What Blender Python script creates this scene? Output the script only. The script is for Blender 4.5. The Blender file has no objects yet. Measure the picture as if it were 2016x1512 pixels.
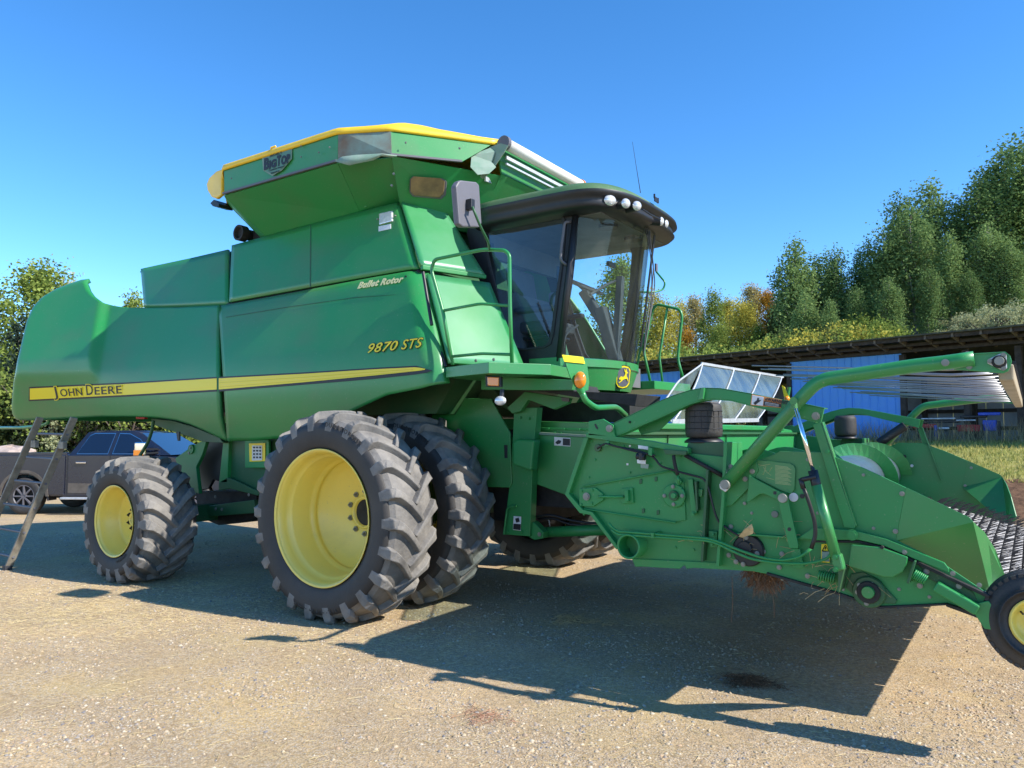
import bpy, bmesh, math, random
import numpy as np
from mathutils import Vector, Matrix
random.seed(7); rng = np.random.default_rng(7)
SC = bpy.context.scene
COL = SC.collection
# ------------------------------------------------------------------ camera
F_PX, CX, CY, HOR, CAMH = 1500.0, 1008.0, 756.0, 853.0, 1.7
TH = math.atan((HOR - CY) / F_PX)
XV = np.array([0.827, -0.5622]); XV /= np.linalg.norm(XV)
YV = np.array([-XV[1], XV[0]])
def lev(r, g, z=0.0):                 # metres right of and ahead of the viewer -> world (X along the combine, Y across it)
    return Vector((r*XV[0]+g*XV[1], r*YV[0]+g*YV[1], z))
cam_d = bpy.data.cameras.new('camera'); cam = bpy.data.objects.new('camera', cam_d); COL.objects.link(cam)
cam_d.sensor_width = 36; cam_d.lens = 36*F_PX/2016; cam_d.clip_start = 0.05; cam_d.clip_end = 2000
right = lev(1, 0); fwd = (lev(0, 1)*math.cos(TH) + Vector((0, 0, 1))*math.sin(TH)); up = right.cross(fwd)
cam.matrix_world = Matrix(((right.x, up.x, -fwd.x, 0), (right.y, up.y, -fwd.y, 0), (right.z, up.z, -fwd.z, CAMH), (0, 0, 0, 1)))
SC.camera = cam
# ------------------------------------------------------------------ light
SUN_AZ, SUN_EL = math.radians(10.0), math.radians(38.5)
sv = Vector((math.cos(SUN_EL)*math.cos(SUN_AZ), math.cos(SUN_EL)*math.sin(SUN_AZ), math.sin(SUN_EL)))
sd = bpy.data.lights.new('sun', 'SUN'); sd.energy = 3.6; sd.angle = math.radians(0.53); sd.color = (1.0, 0.95, 0.87)
so = bpy.data.objects.new('sun', sd); COL.objects.link(so); so.rotation_euler = sv.to_track_quat('Z', 'Y').to_euler()
wd = bpy.data.worlds.new('World'); SC.world = wd; wd.use_nodes = True
nt = wd.node_tree; nt.nodes.clear()
o_ = nt.nodes.new('ShaderNodeOutputWorld'); b_ = nt.nodes.new('ShaderNodeBackground'); s_ = nt.nodes.new('ShaderNodeTexSky')
s_.sky_type = 'NISHITA'; s_.sun_disc = False; s_.sun_elevation = SUN_EL; s_.sun_rotation = math.pi/2 - SUN_AZ
s_.altitude = 2600; s_.air_density = 1.0; s_.dust_density = 0.0; s_.ozone_density = 2.5
hs_ = nt.nodes.new('ShaderNodeHueSaturation'); hs_.inputs['Saturation'].default_value = 1.27
nt.links.new(s_.outputs[0], hs_.inputs['Color']); nt.links.new(hs_.outputs[0], b_.inputs[0]); nt.links.new(b_.outputs[0], o_.inputs[0]); b_.inputs[1].default_value = 0.15
vs = SC.view_settings; vs.view_transform = 'Standard'; vs.look = 'None'; vs.exposure = 1.08; vs.gamma = 1.0; vs.use_curve_mapping = False
SC.render.engine = 'CYCLES'
# ------------------------------------------------------------------ picking real planes
def ray(px, py):
    x = (px-CX)/F_PX; y = -(py-CY)/F_PX
    g = math.cos(TH)-y*math.sin(TH); k = math.sin(TH)+y*math.cos(TH)
    return (x*XV[0]+g*XV[1], x*YV[0]+g*YV[1], k)
def P(px, py, Y=None, X=None, Z=None):
    v = ray(px, py)
    t = Y/v[1] if Y is not None else (X/v[0] if X is not None else (Z-CAMH)/v[2])
    return Vector((t*v[0], t*v[1], CAMH+t*v[2]))
def proj(p):
    q = Vector(p)-Vector((0, 0, CAMH)); r = q.x*XV[0]+q.y*YV[0]; gg = q.x*XV[1]+q.y*YV[1]; k = q.z
    z = gg*math.cos(TH)+k*math.sin(TH); y = -gg*math.sin(TH)+k*math.cos(TH); return CX+F_PX*r/z, CY-F_PX*y/z
# ------------------------------------------------------------------ materials
def lin(h):
    if isinstance(h, tuple): return h
def mat(name, col, rough=0.5, metal=0.0, var=0.0, vscale=3.0, col2=None, bump=0.0, bscale=40.0, coat=0.0, emit=None, spec=0.5, mix2=0.5, coatr=0.08):
    m = bpy.data.materials.new(name); m.use_nodes = True; n = m.node_tree; p = n.nodes['Principled BSDF']
    p.inputs['Base Color'].default_value = (*col, 1); p.inputs['Roughness'].default_value = rough; p.inputs['Metallic'].default_value = metal
    p.inputs['Specular IOR Level'].default_value = spec
    if coat: p.inputs['Coat Weight'].default_value = coat; p.inputs['Coat Roughness'].default_value = coatr
    tc = n.nodes.new('ShaderNodeTexCoord')
    if col2 is not None or var:
        ns = n.nodes.new('ShaderNodeTexNoise'); ns.inputs['Scale'].default_value = vscale; ns.inputs['Detail'].default_value = 8; ns.inputs['Roughness'].default_value = 0.65
        n.links.new(tc.outputs['Object'], ns.inputs['Vector'])
        cr = n.nodes.new('ShaderNodeValToRGB'); cr.color_ramp.elements[0].position = mix2-0.15; cr.color_ramp.elements[1].position = mix2+0.2
        c2 = col2 if col2 is not None else tuple(c*(1-var) for c in col)
        c1 = col if col2 is not None else tuple(min(1, c*(1+var)) for c in col)
        cr.color_ramp.elements[0].color = (*c1, 1); cr.color_ramp.elements[1].color = (*c2, 1)
        n.links.new(ns.outputs['Fac'], cr.inputs['Fac']); n.links.new(cr.outputs['Color'], p.inputs['Base Color'])
        mr = n.nodes.new('ShaderNodeMapRange'); mr.inputs['To Min'].default_value = max(0, rough-0.08); mr.inputs['To Max'].default_value = min(1, rough+0.15)
        n.links.new(ns.outputs['Fac'], mr.inputs['Value']); n.links.new(mr.outputs[0], p.inputs['Roughness'])
    if bump:
        nb = n.nodes.new('ShaderNodeTexNoise'); nb.inputs['Scale'].default_value = bscale; nb.inputs['Detail'].default_value = 4
        n.links.new(tc.outputs['Object'], nb.inputs['Vector'])
        bp = n.nodes.new('ShaderNodeBump'); bp.inputs['Strength'].default_value = bump; bp.inputs['Distance'].default_value = 0.01
        n.links.new(nb.outputs['Fac'], bp.inputs['Height']); n.links.new(bp.outputs[0], p.inputs['Normal'])
    if emit: p.inputs['Emission Color'].default_value = (*emit[0], 1); p.inputs['Emission Strength'].default_value = emit[1]
    return m
def glass(name, tint, refl=0.5, rough=0.0, dirt=0.0, dcol=(0.50, 0.52, 0.48)):
    m = bpy.data.materials.new(name); m.use_nodes = True; n = m.node_tree; n.nodes.clear()
    o = n.nodes.new('ShaderNodeOutputMaterial'); tr = n.nodes.new('ShaderNodeBsdfTransparent'); tr.inputs[0].default_value = (*tint, 1)
    gl = n.nodes.new('ShaderNodeBsdfGlossy'); gl.inputs['Roughness'].default_value = rough; fr = n.nodes.new('ShaderNodeFresnel'); fr.inputs[0].default_value = 1.45
    mu = n.nodes.new('ShaderNodeMath'); mu.operation = 'MULTIPLY'; mu.inputs[1].default_value = refl; mu.use_clamp = True
    mx = n.nodes.new('ShaderNodeMixShader'); n.links.new(fr.outputs[0], mu.inputs[0]); n.links.new(mu.outputs[0], mx.inputs[0])
    n.links.new(tr.outputs[0], mx.inputs[1]); n.links.new(gl.outputs[0], mx.inputs[2]); last = mx
    if dirt:
        df = n.nodes.new('ShaderNodeBsdfDiffuse'); df.inputs[0].default_value = (*dcol, 1)
        ns = n.nodes.new('ShaderNodeTexNoise'); ns.inputs['Scale'].default_value = 5; ns.inputs['Detail'].default_value = 6; tc = n.nodes.new('ShaderNodeTexCoord')
        mp = n.nodes.new('ShaderNodeMapping'); mp.inputs['Scale'].default_value = (1.2, 1.2, .35)
        n.links.new(tc.outputs['Object'], mp.inputs[0]); n.links.new(mp.outputs[0], ns.inputs['Vector'])
        mr = n.nodes.new('ShaderNodeMapRange'); mr.inputs['From Min'].default_value = .4; mr.inputs['From Max'].default_value = .75; mr.inputs['To Min'].default_value = dirt*.3; mr.inputs['To Max'].default_value = dirt
        n.links.new(ns.outputs['Fac'], mr.inputs['Value']); m2 = n.nodes.new('ShaderNodeMixShader'); n.links.new(mr.outputs[0], m2.inputs[0]); n.links.new(mx.outputs[0], m2.inputs[1]); n.links.new(df.outputs[0], m2.inputs[2]); last = m2
    n.links.new(last.outputs[0], o.inputs[0]); return m
def paint(name, col, dust=(0.20, 0.21, 0.14), amount=0.60, rough=0.40, coat=0.30):
    m = mat(name, col, rough, vscale=1.1, col2=tuple(c*0.78+d*0.22 for c, d in zip(col, dust)), coat=coat, mix2=amount, bump=0.02, bscale=9, coatr=0.22)
    n = m.node_tree; p = n.nodes['Principled BSDF']; src = p.inputs['Base Color'].links[0].from_socket; tc = n.nodes.new('ShaderNodeTexCoord'); ns = n.nodes.new('ShaderNodeTexNoise'); ns.inputs['Scale'].default_value = .9; ns.inputs['Detail'].default_value = 9; ns.inputs['Roughness'].default_value = .55
    mp = n.nodes.new('ShaderNodeMapping'); mp.inputs['Location'].default_value = (3.3, 1.7, 5.1); mp.inputs['Scale'].default_value = (1, 1, 1.5); n.links.new(tc.outputs['Object'], mp.inputs[0]); n.links.new(mp.outputs[0], ns.inputs['Vector'])
    mr = n.nodes.new('ShaderNodeMapRange'); mr.inputs['From Min'].default_value = .50; mr.inputs['From Max'].default_value = .78; mr.inputs['To Max'].default_value = .45; n.links.new(ns.outputs['Fac'], mr.inputs['Value'])
    mx = n.nodes.new('ShaderNodeMixRGB'); n.links.new(mr.outputs[0], mx.inputs[0]); n.links.new(src, mx.inputs[1]); mx.inputs[2].default_value = (.13, .12, .06, 1)
    # fine speckle of dust and chips
    n2 = n.nodes.new('ShaderNodeTexNoise'); n2.inputs['Scale'].default_value = 55; n2.inputs['Detail'].default_value = 3; n.links.new(tc.outputs['Object'], n2.inputs['Vector']); m2 = n.nodes.new('ShaderNodeMapRange'); m2.inputs['From Min'].default_value = .66; m2.inputs['From Max'].default_value = .74; m2.inputs['To Max'].default_value = .30; n.links.new(n2.outputs['Fac'], m2.inputs['Value'])
    m3 = n.nodes.new('ShaderNodeMixRGB'); n.links.new(m2.outputs[0], m3.inputs[0]); n.links.new(mx.outputs[0], m3.inputs[1]); m3.inputs[2].default_value = (.32, .30, .22, 1); n.links.new(m3.outputs[0], p.inputs['Base Color'])
    return m
GREEN = (0.020, 0.235, 0.055)
M = dict(
 roofg=paint('dusty roof paint', (0.030, 0.125, 0.040), dust=(0.30, 0.29, 0.18), amount=0.42, rough=0.6, coat=0.0), rod=mat('dull spring rods', (.32, .32, .33), .4, .8),
 gloss=mat('sun-sheen green paint', GREEN, .38, col2=(.06, .27, .11), vscale=1.1, coat=1.0, coatr=.33),  # same green; paler tone and heavy coat stand for the sun's sheen
 green=paint('green paint', GREEN), green2=paint('dusty green paint', (0.016, 0.235, 0.058), dust=(0.14, 0.17, 0.08), amount=0.58, rough=0.45, coat=0.05),
 greend=paint('worn and shade-dark green paint', (0.012, 0.105, 0.034), dust=(0.1, 0.08, 0.05), amount=0.45, rough=0.5, coat=0.05),  # darker green also holds painted shade, as on the bag bracket
 yellow=paint('yellow paint', (0.86, 0.66, 0.115), dust=(0.6, 0.48, 0.16), rough=0.35), decal=mat('yellow decal film', (0.92, 0.70, 0.015), 0.4),
 black=mat('black plastic', (0.012, 0.012, 0.014), 0.42, var=0.3), blackm=mat('matt black trim', (0.02, 0.02, 0.024), 0.6, var=0.3),
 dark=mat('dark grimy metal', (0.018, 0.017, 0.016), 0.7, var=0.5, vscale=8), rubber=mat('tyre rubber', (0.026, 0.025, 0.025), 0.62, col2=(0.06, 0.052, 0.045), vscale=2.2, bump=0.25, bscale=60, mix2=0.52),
 rubbert=mat('dusty tread rubber', (0.105, 0.098, 0.09), 0.68, col2=(0.235, 0.215, 0.19), vscale=5, bump=0.4, bscale=50, mix2=0.45),
 steel=mat('bare steel', (0.5, 0.5, 0.5), 0.35, 1.0, var=0.2), galv=mat('galvanised steel', (0.55, 0.56, 0.57), 0.5, 0.6, var=0.2, vscale=12), chrome=mat('chrome', (0.8, 0.8, 0.82), 0.08, 1.0),
 bolt=mat('zinc bolt heads', (0.25, 0.25, 0.215), 0.5, 0.5, var=.3, vscale=3), alu=mat('ladder aluminium', (0.30, 0.27, 0.21), 0.6, 0.2, col2=(0.16, 0.13, 0.1), vscale=9),
 tarp=mat('yellow vinyl tarp', (0.85, 0.55, 0.03), 0.4, var=0.1, bump=0.1, bscale=6), white=mat('white roll tube', (0.75, 0.73, 0.68), 0.5, var=0.08), cream=mat('sun bleached flap', (0.26, 0.33, 0.27), 0.7, col2=(0.16, 0.28, 0.20), vscale=7),
 label=mat('white label', (0.7, 0.7, 0.7), 0.5), ink=mat('black ink', (0.015, 0.015, 0.018), 0.5), orange=mat('orange label', (0.75, 0.25, 0.06), 0.5),
 amber=mat('amber lens', (0.85, 0.25, 0.01), 0.15, coat=0.6), lens=mat('clear lamp lens', (0.72, 0.72, 0.72), 0.12, 0.3, var=0.12, vscale=30, coat=0.8), grey=mat('grey mirror shell', (0.12, 0.115, 0.13), 0.5, var=0.1),
 brown=mat('brown perforated screen', (0.27, 0.17, 0.07), 0.7, col2=(0.16, 0.1, 0.05), vscale=9), fade=mat('faded boot vinyl', (0.17, 0.26, 0.23), 0.6, col2=(0.14, 0.10, 0.07), vscale=3.2),
 interior=mat('grey cab trim', (0.13, 0.13, 0.13), 0.7, var=0.2), seat=mat('seat cloth', (0.10, 0.10, 0.105), 0.9, var=0.2, bump=0.3, bscale=90),
 cabglass=glass('tinted cab glass', (0.86, 0.96, 0.96), .65, 0.0, 0.05), sideglass=glass('dark tinted door glass', (0.52, 0.66, 0.82), 1.3, 0.0, 0.03), shield=glass('clear plastic shield', (0.66, 0.80, 0.77), .45, 0.12, 0.50, (0.22, 0.28, 0.26)),
 red=mat('red implement paint', (0.42, 0.02, 0.02), 0.45, var=0.3), blue=mat('blue implement paint', (0.02, 0.07, 0.45), 0.4, var=0.2),
 straw=mat('dry straw', (0.42, 0.31, 0.15), 0.8, var=0.3, vscale=20), root=mat('tangled crop residue', (0.13, 0.07, 0.035), 0.9, var=0.4, vscale=40), pebble=None)
# ------------------------------------------------------------------ mesh helpers
def setp(o, label=None, cat=None, group=None, kind=None):
    if label: o['label'] = label
    if cat: o['category'] = cat
    if group: o['group'] = group
    if kind: o['kind'] = kind
    return o
def obj(name, verts, faces, m, parent=None, smooth=False, bevel=0.0, solid=0.0, sub=0):
    me = bpy.data.meshes.new(name); me.from_pydata([tuple(v) for v in verts], [], faces)
    bm = bmesh.new(); bm.from_mesh(me); bmesh.ops.remove_doubles(bm, verts=bm.verts, dist=1e-5); bmesh.ops.recalc_face_normals(bm, faces=bm.faces)
    if smooth:
        for f in bm.faces: f.smooth = True
    bm.to_mesh(me); bm.free(); me.materials.append(m)
    o = bpy.data.objects.new(name, me); COL.objects.link(o)
    if parent is not None: o.parent = parent
    if solid:
        s = o.modifiers.new('s', 'SOLIDIFY'); s.thickness = solid; s.offset = -1
    if bevel:
        b = o.modifiers.new('b', 'BEVEL'); b.width = bevel; b.segments = 2; b.limit_method = 'ANGLE'; b.angle_limit = math.radians(35)
    if sub:
        u = o.modifiers.new('u', 'SUBSURF'); u.levels = sub; u.render_levels = sub
    return o
class G:
    """gathers shapes and links them as one mesh"""
    def __init__(s): s.v = []; s.f = []
    def add(s, v, f):
        n = len(s.v); s.v += [Vector(a) for a in v]; s.f += [tuple(i+n for i in a) for a in f]; return s
    def box(s, c, d, R=None):
        c = Vector(c); v = []
        for x in (-.5, .5):
            for y in (-.5, .5):
                for z in (-.5, .5):
                    q = Vector((x*d[0], y*d[1], z*d[2])); v.append(c+(R @ q if R else q))
        return s.add(v, [(0, 1, 3, 2), (4, 6, 7, 5), (0, 4, 5, 1), (2, 3, 7, 6), (0, 2, 6, 4), (1, 5, 7, 3)])
    def bar(s, a, b, w, h, upv=(0, 0, 1)):
        a = Vector(a); b = Vector(b); x = (b-a); L = x.length; x.normalize(); u = Vector(upv); y = u.cross(x)
        if y.length < 1e-4: y = Vector((0, 1, 0)).cross(x)
        y.normalize(); z = x.cross(y); R = Matrix((x, y, z)).transposed()
        return s.box((a+b)/2, (L, w, h), R)
    def cyl(s, a, b, r, r2=None, n=14, cap=True):
        a = Vector(a); b = Vector(b); r2 = r if r2 is None else r2; d = (b-a).normalized()
        t = Vector((0, 0, 1)) if abs(d.z) < .9 else Vector((1, 0, 0)); u = d.cross(t).normalized(); w = d.cross(u)
        v = [a+(u*math.cos(k*2*math.pi/n)+w*math.sin(k*2*math.pi/n))*r for k in range(n)]+[b+(u*math.cos(k*2*math.pi/n)+w*math.sin(k*2*math.pi/n))*r2 for k in range(n)]
        f = [(k, (k+1) % n, n+(k+1) % n, n+k) for k in range(n)]
        if cap: f += [tuple(range(n))[::-1], tuple(range(n, 2*n))]
        return s.add(v, f)
    def prism(s, pts, ext):
        n = len(pts); e = Vector(ext); v = [Vector(p) for p in pts]+[Vector(p)+e for p in pts]
        return s.add(v, [tuple(range(n)), tuple(range(2*n-1, n-1, -1))]+[(k, (k+1) % n, n+(k+1) % n, n+k) for k in range(n)])
    def tube(s, pts, r, n=10, fillet=0.0, closed=False):
        pts = [Vector(p) for p in pts]
        if fillet:
            q = [pts[0]]
            for i in range(1, len(pts)-1):
                a, b, c = pts[i-1], pts[i], pts[i+1]; da = (a-b); dc = (c-b); k = min(fillet, da.length*.45, dc.length*.45)
                p0 = b+da.normalized()*k; p1 = b+dc.normalized()*k
                for t in np.linspace(0, 1, 7): q.append(p0*(1-t)**2+b*2*t*(1-t)+p1*t*t)
            q.append(pts[-1]); pts = q
        m = len(pts); rs = r if isinstance(r, (list, tuple)) else [r]*m
        d0 = (pts[1]-pts[0]).normalized(); t = Vector((0, 0, 1)) if abs(d0.z) < .9 else Vector((0, 1, 0)); u = d0.cross(t).normalized(); v = []
        for i, p in enumerate(pts):
            d = ((pts[min(i+1, m-1)]-pts[max(i-1, 0)])).normalized(); u = (u-d*u.dot(d)).normalized(); w = d.cross(u)
            v += [p+(u*math.cos(k*2*math.pi/n)+w*math.sin(k*2*math.pi/n))*rs[i] for k in range(n)]
        f = [(i*n+k, i*n+(k+1) % n, (i+1)*n+(k+1) % n, (i+1)*n+k) for i in range(m-1) for k in range(n)]
        f += [tuple(range(n))[::-1], tuple(range((m-1)*n, m*n))]
        return s.add(v, f)
    def lathe(s, prof, c, n=48, a0=0, a1=2*math.pi):      # axis = +Y through c ; prof = [(y, r)]
        c = Vector(c); v = []; full = abs(a1-a0-2*math.pi) < 1e-6; m = n if full else n+1
        for y, r in prof:
            v += [c+Vector((r*math.cos(a0+(a1-a0)*k/n), y, r*math.sin(a0+(a1-a0)*k/n))) for k in range(m)]
        f = []
        for i in range(len(prof)-1):
            for k in range(n):
                f.append((i*m+k, i*m+(k+1) % m, (i+1)*m+(k+1) % m, (i+1)*m+k))
        return s.add(v, f)
    def sphere(s, c, r, sc=(1, 1, 1), n=12):
        c = Vector(c); v = []; f = []; h = n//2
        for i in range(h+1):
            for k in range(n):
                a = math.pi*i/h; b = 2*math.pi*k/n; v.append(c+Vector((math.sin(a)*math.cos(b)*r*sc[0], math.sin(a)*math.sin(b)*r*sc[1], math.cos(a)*r*sc[2])))
        for i in range(h):
            for k in range(n): f.append((i*n+k, i*n+(k+1) % n, (i+1)*n+(k+1) % n, (i+1)*n+k))
        return s.add(v, f)
    def build(s, name, m, parent=None, **k): return obj(name, s.v, s.f, m, parent, **k)
def empty(name, loc=(0, 0, 0), parent=None):
    o = bpy.data.objects.new(name, None); COL.objects.link(o); o.location = loc; o.empty_display_size = .2
    if parent is not None: o.parent = parent
    return o
def plate(name, px, Y, th, m, parent=None, bevel=0.004):
    """flat plate in the plane Y, outline picked in the picture, running th metres away from the viewer"""
    return G().prism([P(a, b, Y=Y) for a, b in px], (0, th, 0)).build(name, m, parent, bevel=bevel)
def sheet(name, pv, m, parent=None, th=0.008, faces=None, bevel=0.0, smooth=False):
    """bent sheet: vertices (px, py, Y)"""
    v = [P(a, b, Y=y) for a, b, y in pv]; f = faces or [tuple(range(len(v)))]
    o = obj(name, v, f, m, parent, solid=th, bevel=bevel, smooth=smooth); face_out(o); return o
def face_out(o, to=(0, -1, 0)):
    to = Vector(to); s = sum((p.normal.dot(to))*p.area for p in o.data.polygons)
    if s < 0: o.data.flip_normals()
def resample(pl, n):
    pl = np.array(pl, float); d = np.r_[0, np.cumsum(np.hypot(*(pl[1:]-pl[:-1]).T))]; t = np.linspace(0, d[-1], n)
    return np.c_[np.interp(t, d, pl[:, 0]), np.interp(t, d, pl[:, 1])]
def onsurf(px, py, surf):
    Y = 5.3
    for _ in range(25):
        p = P(px, py, Y=Y); Y2 = surf(p.x, p.z); Y = Y*.4+Y2*.6
    return P(px, py, Y=Y)
def skin(name, top, bot, surf, m, parent, nu=40, nv=14, off=0.0, th=0.03, smooth=True, edge=None):
    """curved body panel between two picked edge lines, lying on the body surface Y = surf(X, Z)"""
    T = resample(top, nu); B = resample(bot, nu); v = []
    for i in range(nu):
        for j in range(nv):
            t = j/(nv-1); q = T[i]*(1-t)+B[i]*t; p = onsurf(q[0], q[1], surf); p.y += off
            if edge: p = edge(i/(nu-1), t, p)
            v.append(p)
    f = [(i*nv+j, i*nv+j+1, (i+1)*nv+j+1, (i+1)*nv+j) for i in range(nu-1) for j in range(nv-1)]
    o = obj(name, v, f, m, parent, smooth=smooth); face_out(o)
    if th:
        s = o.modifiers.new('s', 'SOLIDIFY'); s.thickness = th; s.offset = -1
    return o
def text(s, size, origin, xd, yd, m, parent, name='lettering', off=0.0, depth=0.001, shear=0.0, bold=0.0, lift=0.0, align='LEFT', squash=1.0, keep=True):
    cu = bpy.data.curves.new(name, 'FONT'); cu.body = s; cu.size = size; cu.offset = bold+off; cu.shear = shear; cu.extrude = depth; cu.align_x = align; cu.resolution_u = 3; cu.space_character = 1.08
    tmp = bpy.data.objects.new('tmp', cu); me = bpy.data.meshes.new_from_object(tmp); bpy.data.objects.remove(tmp)
    x = Vector(xd).normalized(); y = Vector(yd); y = (y-x*y.dot(x)).normalized(); z = x.cross(y)
    o = Vector(origin)+z*lift
    R = Matrix(((x.x, y.x, z.x, o.x), (x.y, y.y, z.y, o.y), (x.z, y.z, z.z, o.z), (0, 0, 0, 1))) @ Matrix.Diagonal((squash, 1, 1, 1))
    me.transform(R); me.materials.clear(); me.materials.append(m)
    ob = bpy.data.objects.new(name, me); COL.objects.link(ob)
    if parent is not None: ob.parent = parent
    return ob
def bolts(pxs, Y, r, parent, m=None, h=0.012, n=6):
    """hex bolt heads on the plane Y, each a part of its own"""
    m = m or M['bolt']; me = None
    for a, b in pxs:
        p = P(a, b, Y=Y)
        if me is None:
            g = G(); g.cyl((0, 0, 0), (0, -h*.35, 0), r*1.35, n=12); g.cyl((0, -h*.35, 0), (0, -h, 0), r, n=n); o = g.build('bolt', m, parent); me = o.data
        else:
            o = bpy.data.objects.new('bolt', me); COL.objects.link(o); o.parent = parent
        o.location = p; o.scale = (.8, .8, .8)
YC = 7.3
def mirrored(o, parent=None):
    c = o.copy(); c.data = o.data.copy(); COL.objects.link(c)
    mt = Matrix(((1, 0, 0, 0), (0, -1, 0, 2*YC), (0, 0, 1, 0), (0, 0, 0, 1)))
    c.data.transform(mt @ o.matrix_basis); c.matrix_basis = Matrix(); c.data.flip_normals()
    if parent is not None: c.parent = parent
    return c
# ================================================================== ground and hill
SHD = Vector((-0.63, 0.776)); SH0 = Vector((12.67, 28.7))        # shed front line in viewer metres
def D_of(r, g): return (SH0.x-r)*0.776+(SH0.y-g)*0.63
def sst(a, b, x): t = np.clip((x-a)/(b-a), 0, 1); return t*t*(3-2*t)
def terr(r, g):
    r = np.asarray(r, float); g = np.asarray(g, float); D = (SH0.x-r)*0.776+(SH0.y-g)*0.63
    z = 0.75*sst(12.5, 8.5, D)+0.65*sst(9, 1, D)
    ang = r/np.maximum(g, 1); k = 0.50+0.50*sst(0.25, 0.5, ang)
    z = z+np.clip(-8-D, 0, 40)*0.40*k
    z = z-0.16*sst(14, 17.5, g)*sst(-5, -8, r)
    return z
def ground_mesh():
    rs = np.r_[np.linspace(-400, -42, 20), np.linspace(-40, 60, 201), np.linspace(62, 500, 24)]; gs = np.r_[np.linspace(-60, -2, 15), np.linspace(-1, 80, 163), np.linspace(84, 900, 30)]
    Rr, Gg = np.meshgrid(rs, gs, indexing='ij'); Z = terr(Rr, Gg)
    X = Rr*XV[0]+Gg*XV[1]; Y = Rr*YV[0]+Gg*YV[1]; v = np.c_[X.ravel(), Y.ravel(), Z.ravel()]
    n, m = Rr.shape; i, j = np.meshgrid(np.arange(n-1), np.arange(m-1), indexing='ij'); a = (i*m+j).ravel()
    f = np.c_[a, a+m, a+m+1, a+1]
    me = bpy.data.meshes.new('ground'); me.from_pydata(v.tolist(), [], f.tolist()); me.polygons.foreach_set('use_smooth', [True]*len(f))
    at = me.attributes.new('zone', 'FLOAT', 'POINT'); D = D_of(Rr, Gg)
    zn = sst(9.3, 8.6, D)   # grass begins above the bank
    lf = sst(22, 27, Gg)*sst(-7, -11, Rr); zn = np.maximum(zn, lf); at.data.foreach_set('value', zn.ravel().astype(np.float32))
    return me
def ground_mat():
    m = bpy.data.materials.new('gravel yard'); m.use_nodes = True; n = m.node_tree; p = n.nodes['Principled BSDF']; L = n.links.new
    tc = n.nodes.new('ShaderNodeTexCoord')
    def noise(sc, det=6, ro=.6):
        t = n.nodes.new('ShaderNodeTexNoise'); t.inputs['Scale'].default_value = sc; t.inputs['Detail'].default_value = det; t.inputs['Roughness'].default_value = ro; L(tc.outputs['Object'], t.inputs['Vector']); return t
    def ramp(inp, *els):
        r = n.nodes.new('ShaderNodeValToRGB'); e = r.color_ramp.elements
        while len(e) < len(els): e.new(.5)
        for k, (pos, c) in enumerate(els): e[k].position = pos; e[k].color = (*c, 1)
        L(inp, r.inputs['Fac']); return r
    def mix(a, b, fac, mode='MIX'):
        x = n.nodes.new('ShaderNodeMixRGB'); x.blend_type = mode
        for i, q in ((1, a), (2, b)): L(q, x.inputs[i])
        if isinstance(fac, float): x.inputs[0].default_value = fac
        else: L(fac, x.inputs[0])
        return x
    big = ramp(noise(0.55, 8).outputs['Fac'], (0.35, (0.57, 0.41, 0.225)), (0.52, (0.43, 0.315, 0.185)), (0.68, (0.57, 0.41, 0.20)))
    fine = ramp(noise(26, 8, .7).outputs['Fac'], (0.32, (0.50, 0.48, 0.46)), (0.68, (1.30, 1.27, 1.22)))
    base = mix(big.outputs[0], fine.outputs[0], 0.85, 'MULTIPLY')
    vo = n.nodes.new('ShaderNodeTexVoronoi'); vo.inputs['Scale'].default_value = 75; L(tc.outputs['Object'], vo.inputs['Vector'])
    peb = ramp(vo.outputs['Color'], (0.0, (0.14, 0.14, 0.16)), (0.35, (0.40, 0.35, 0.28)), (0.7, (0.66, 0.56, 0.42)), (1.0, (0.30, 0.21, 0.15)))
    msk = ramp(vo.outputs['Distance'], (0.35, (0.8, 0.8, 0.8)), (0.6, (0, 0, 0)))
    pm = mix(msk.outputs[0], ramp(noise(3.0).outputs['Fac'], (0.35, (0.25,)*3), (0.6, (0.9,)*3)).outputs[0], 1.0, 'MULTIPLY')
    yard = mix(base.outputs[0], peb.outputs[0], pm.outputs[0])
    chaff = mix(yard.outputs[0], ramp(noise(70, 3).outputs['Fac'], (0.4, (0.45, 0.34, 0.15)), (0.7, (0.62, 0.48, 0.22))).outputs[0], ramp(noise(0.8, 4).outputs['Fac'], (0.52, (0, 0, 0)), (0.7, (0.42,)*3)).outputs[0])
    grass = ramp(noise(0.9, 9, .75).outputs['Fac'], (0.3, (0.15, 0.19, 0.04)), (0.5, (0.29, 0.29, 0.08)), (0.7, (0.42, 0.32, 0.14)))
    at = n.nodes.new('ShaderNodeAttribute'); at.attribute_name = 'zone'
    ad = n.nodes.new('ShaderNodeMath'); ad.operation = 'MULTIPLY_ADD'; L(noise(1.5, 6).outputs['Fac'], ad.inputs[0]); ad.inputs[1].default_value = .5; ad.inputs[2].default_value = -.25
    ad2 = n.nodes.new('ShaderNodeMath'); L(ad.outputs[0], ad2.inputs[0]); L(at.outputs['Fac'], ad2.inputs[1])
    zr = ramp(ad2.outputs[0], (0.42, (0, 0, 0)), (0.58, (1, 1, 1)))
    # dark bare soil on the cut bank
    geo = n.nodes.new('ShaderNodeNewGeometry'); sp = n.nodes.new('ShaderNodeSeparateXYZ'); L(geo.outputs['Position'], sp.inputs[0])
    bk = ramp(sp.outputs['Z'], (0.03, (0, 0, 0)), (0.12, (1, 1, 1)))
    soil = ramp(noise(7, 8, .8).outputs['Fac'], (0.35, (0.05, 0.028, 0.016)), (0.65, (0.26, 0.14, 0.075)))
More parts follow.
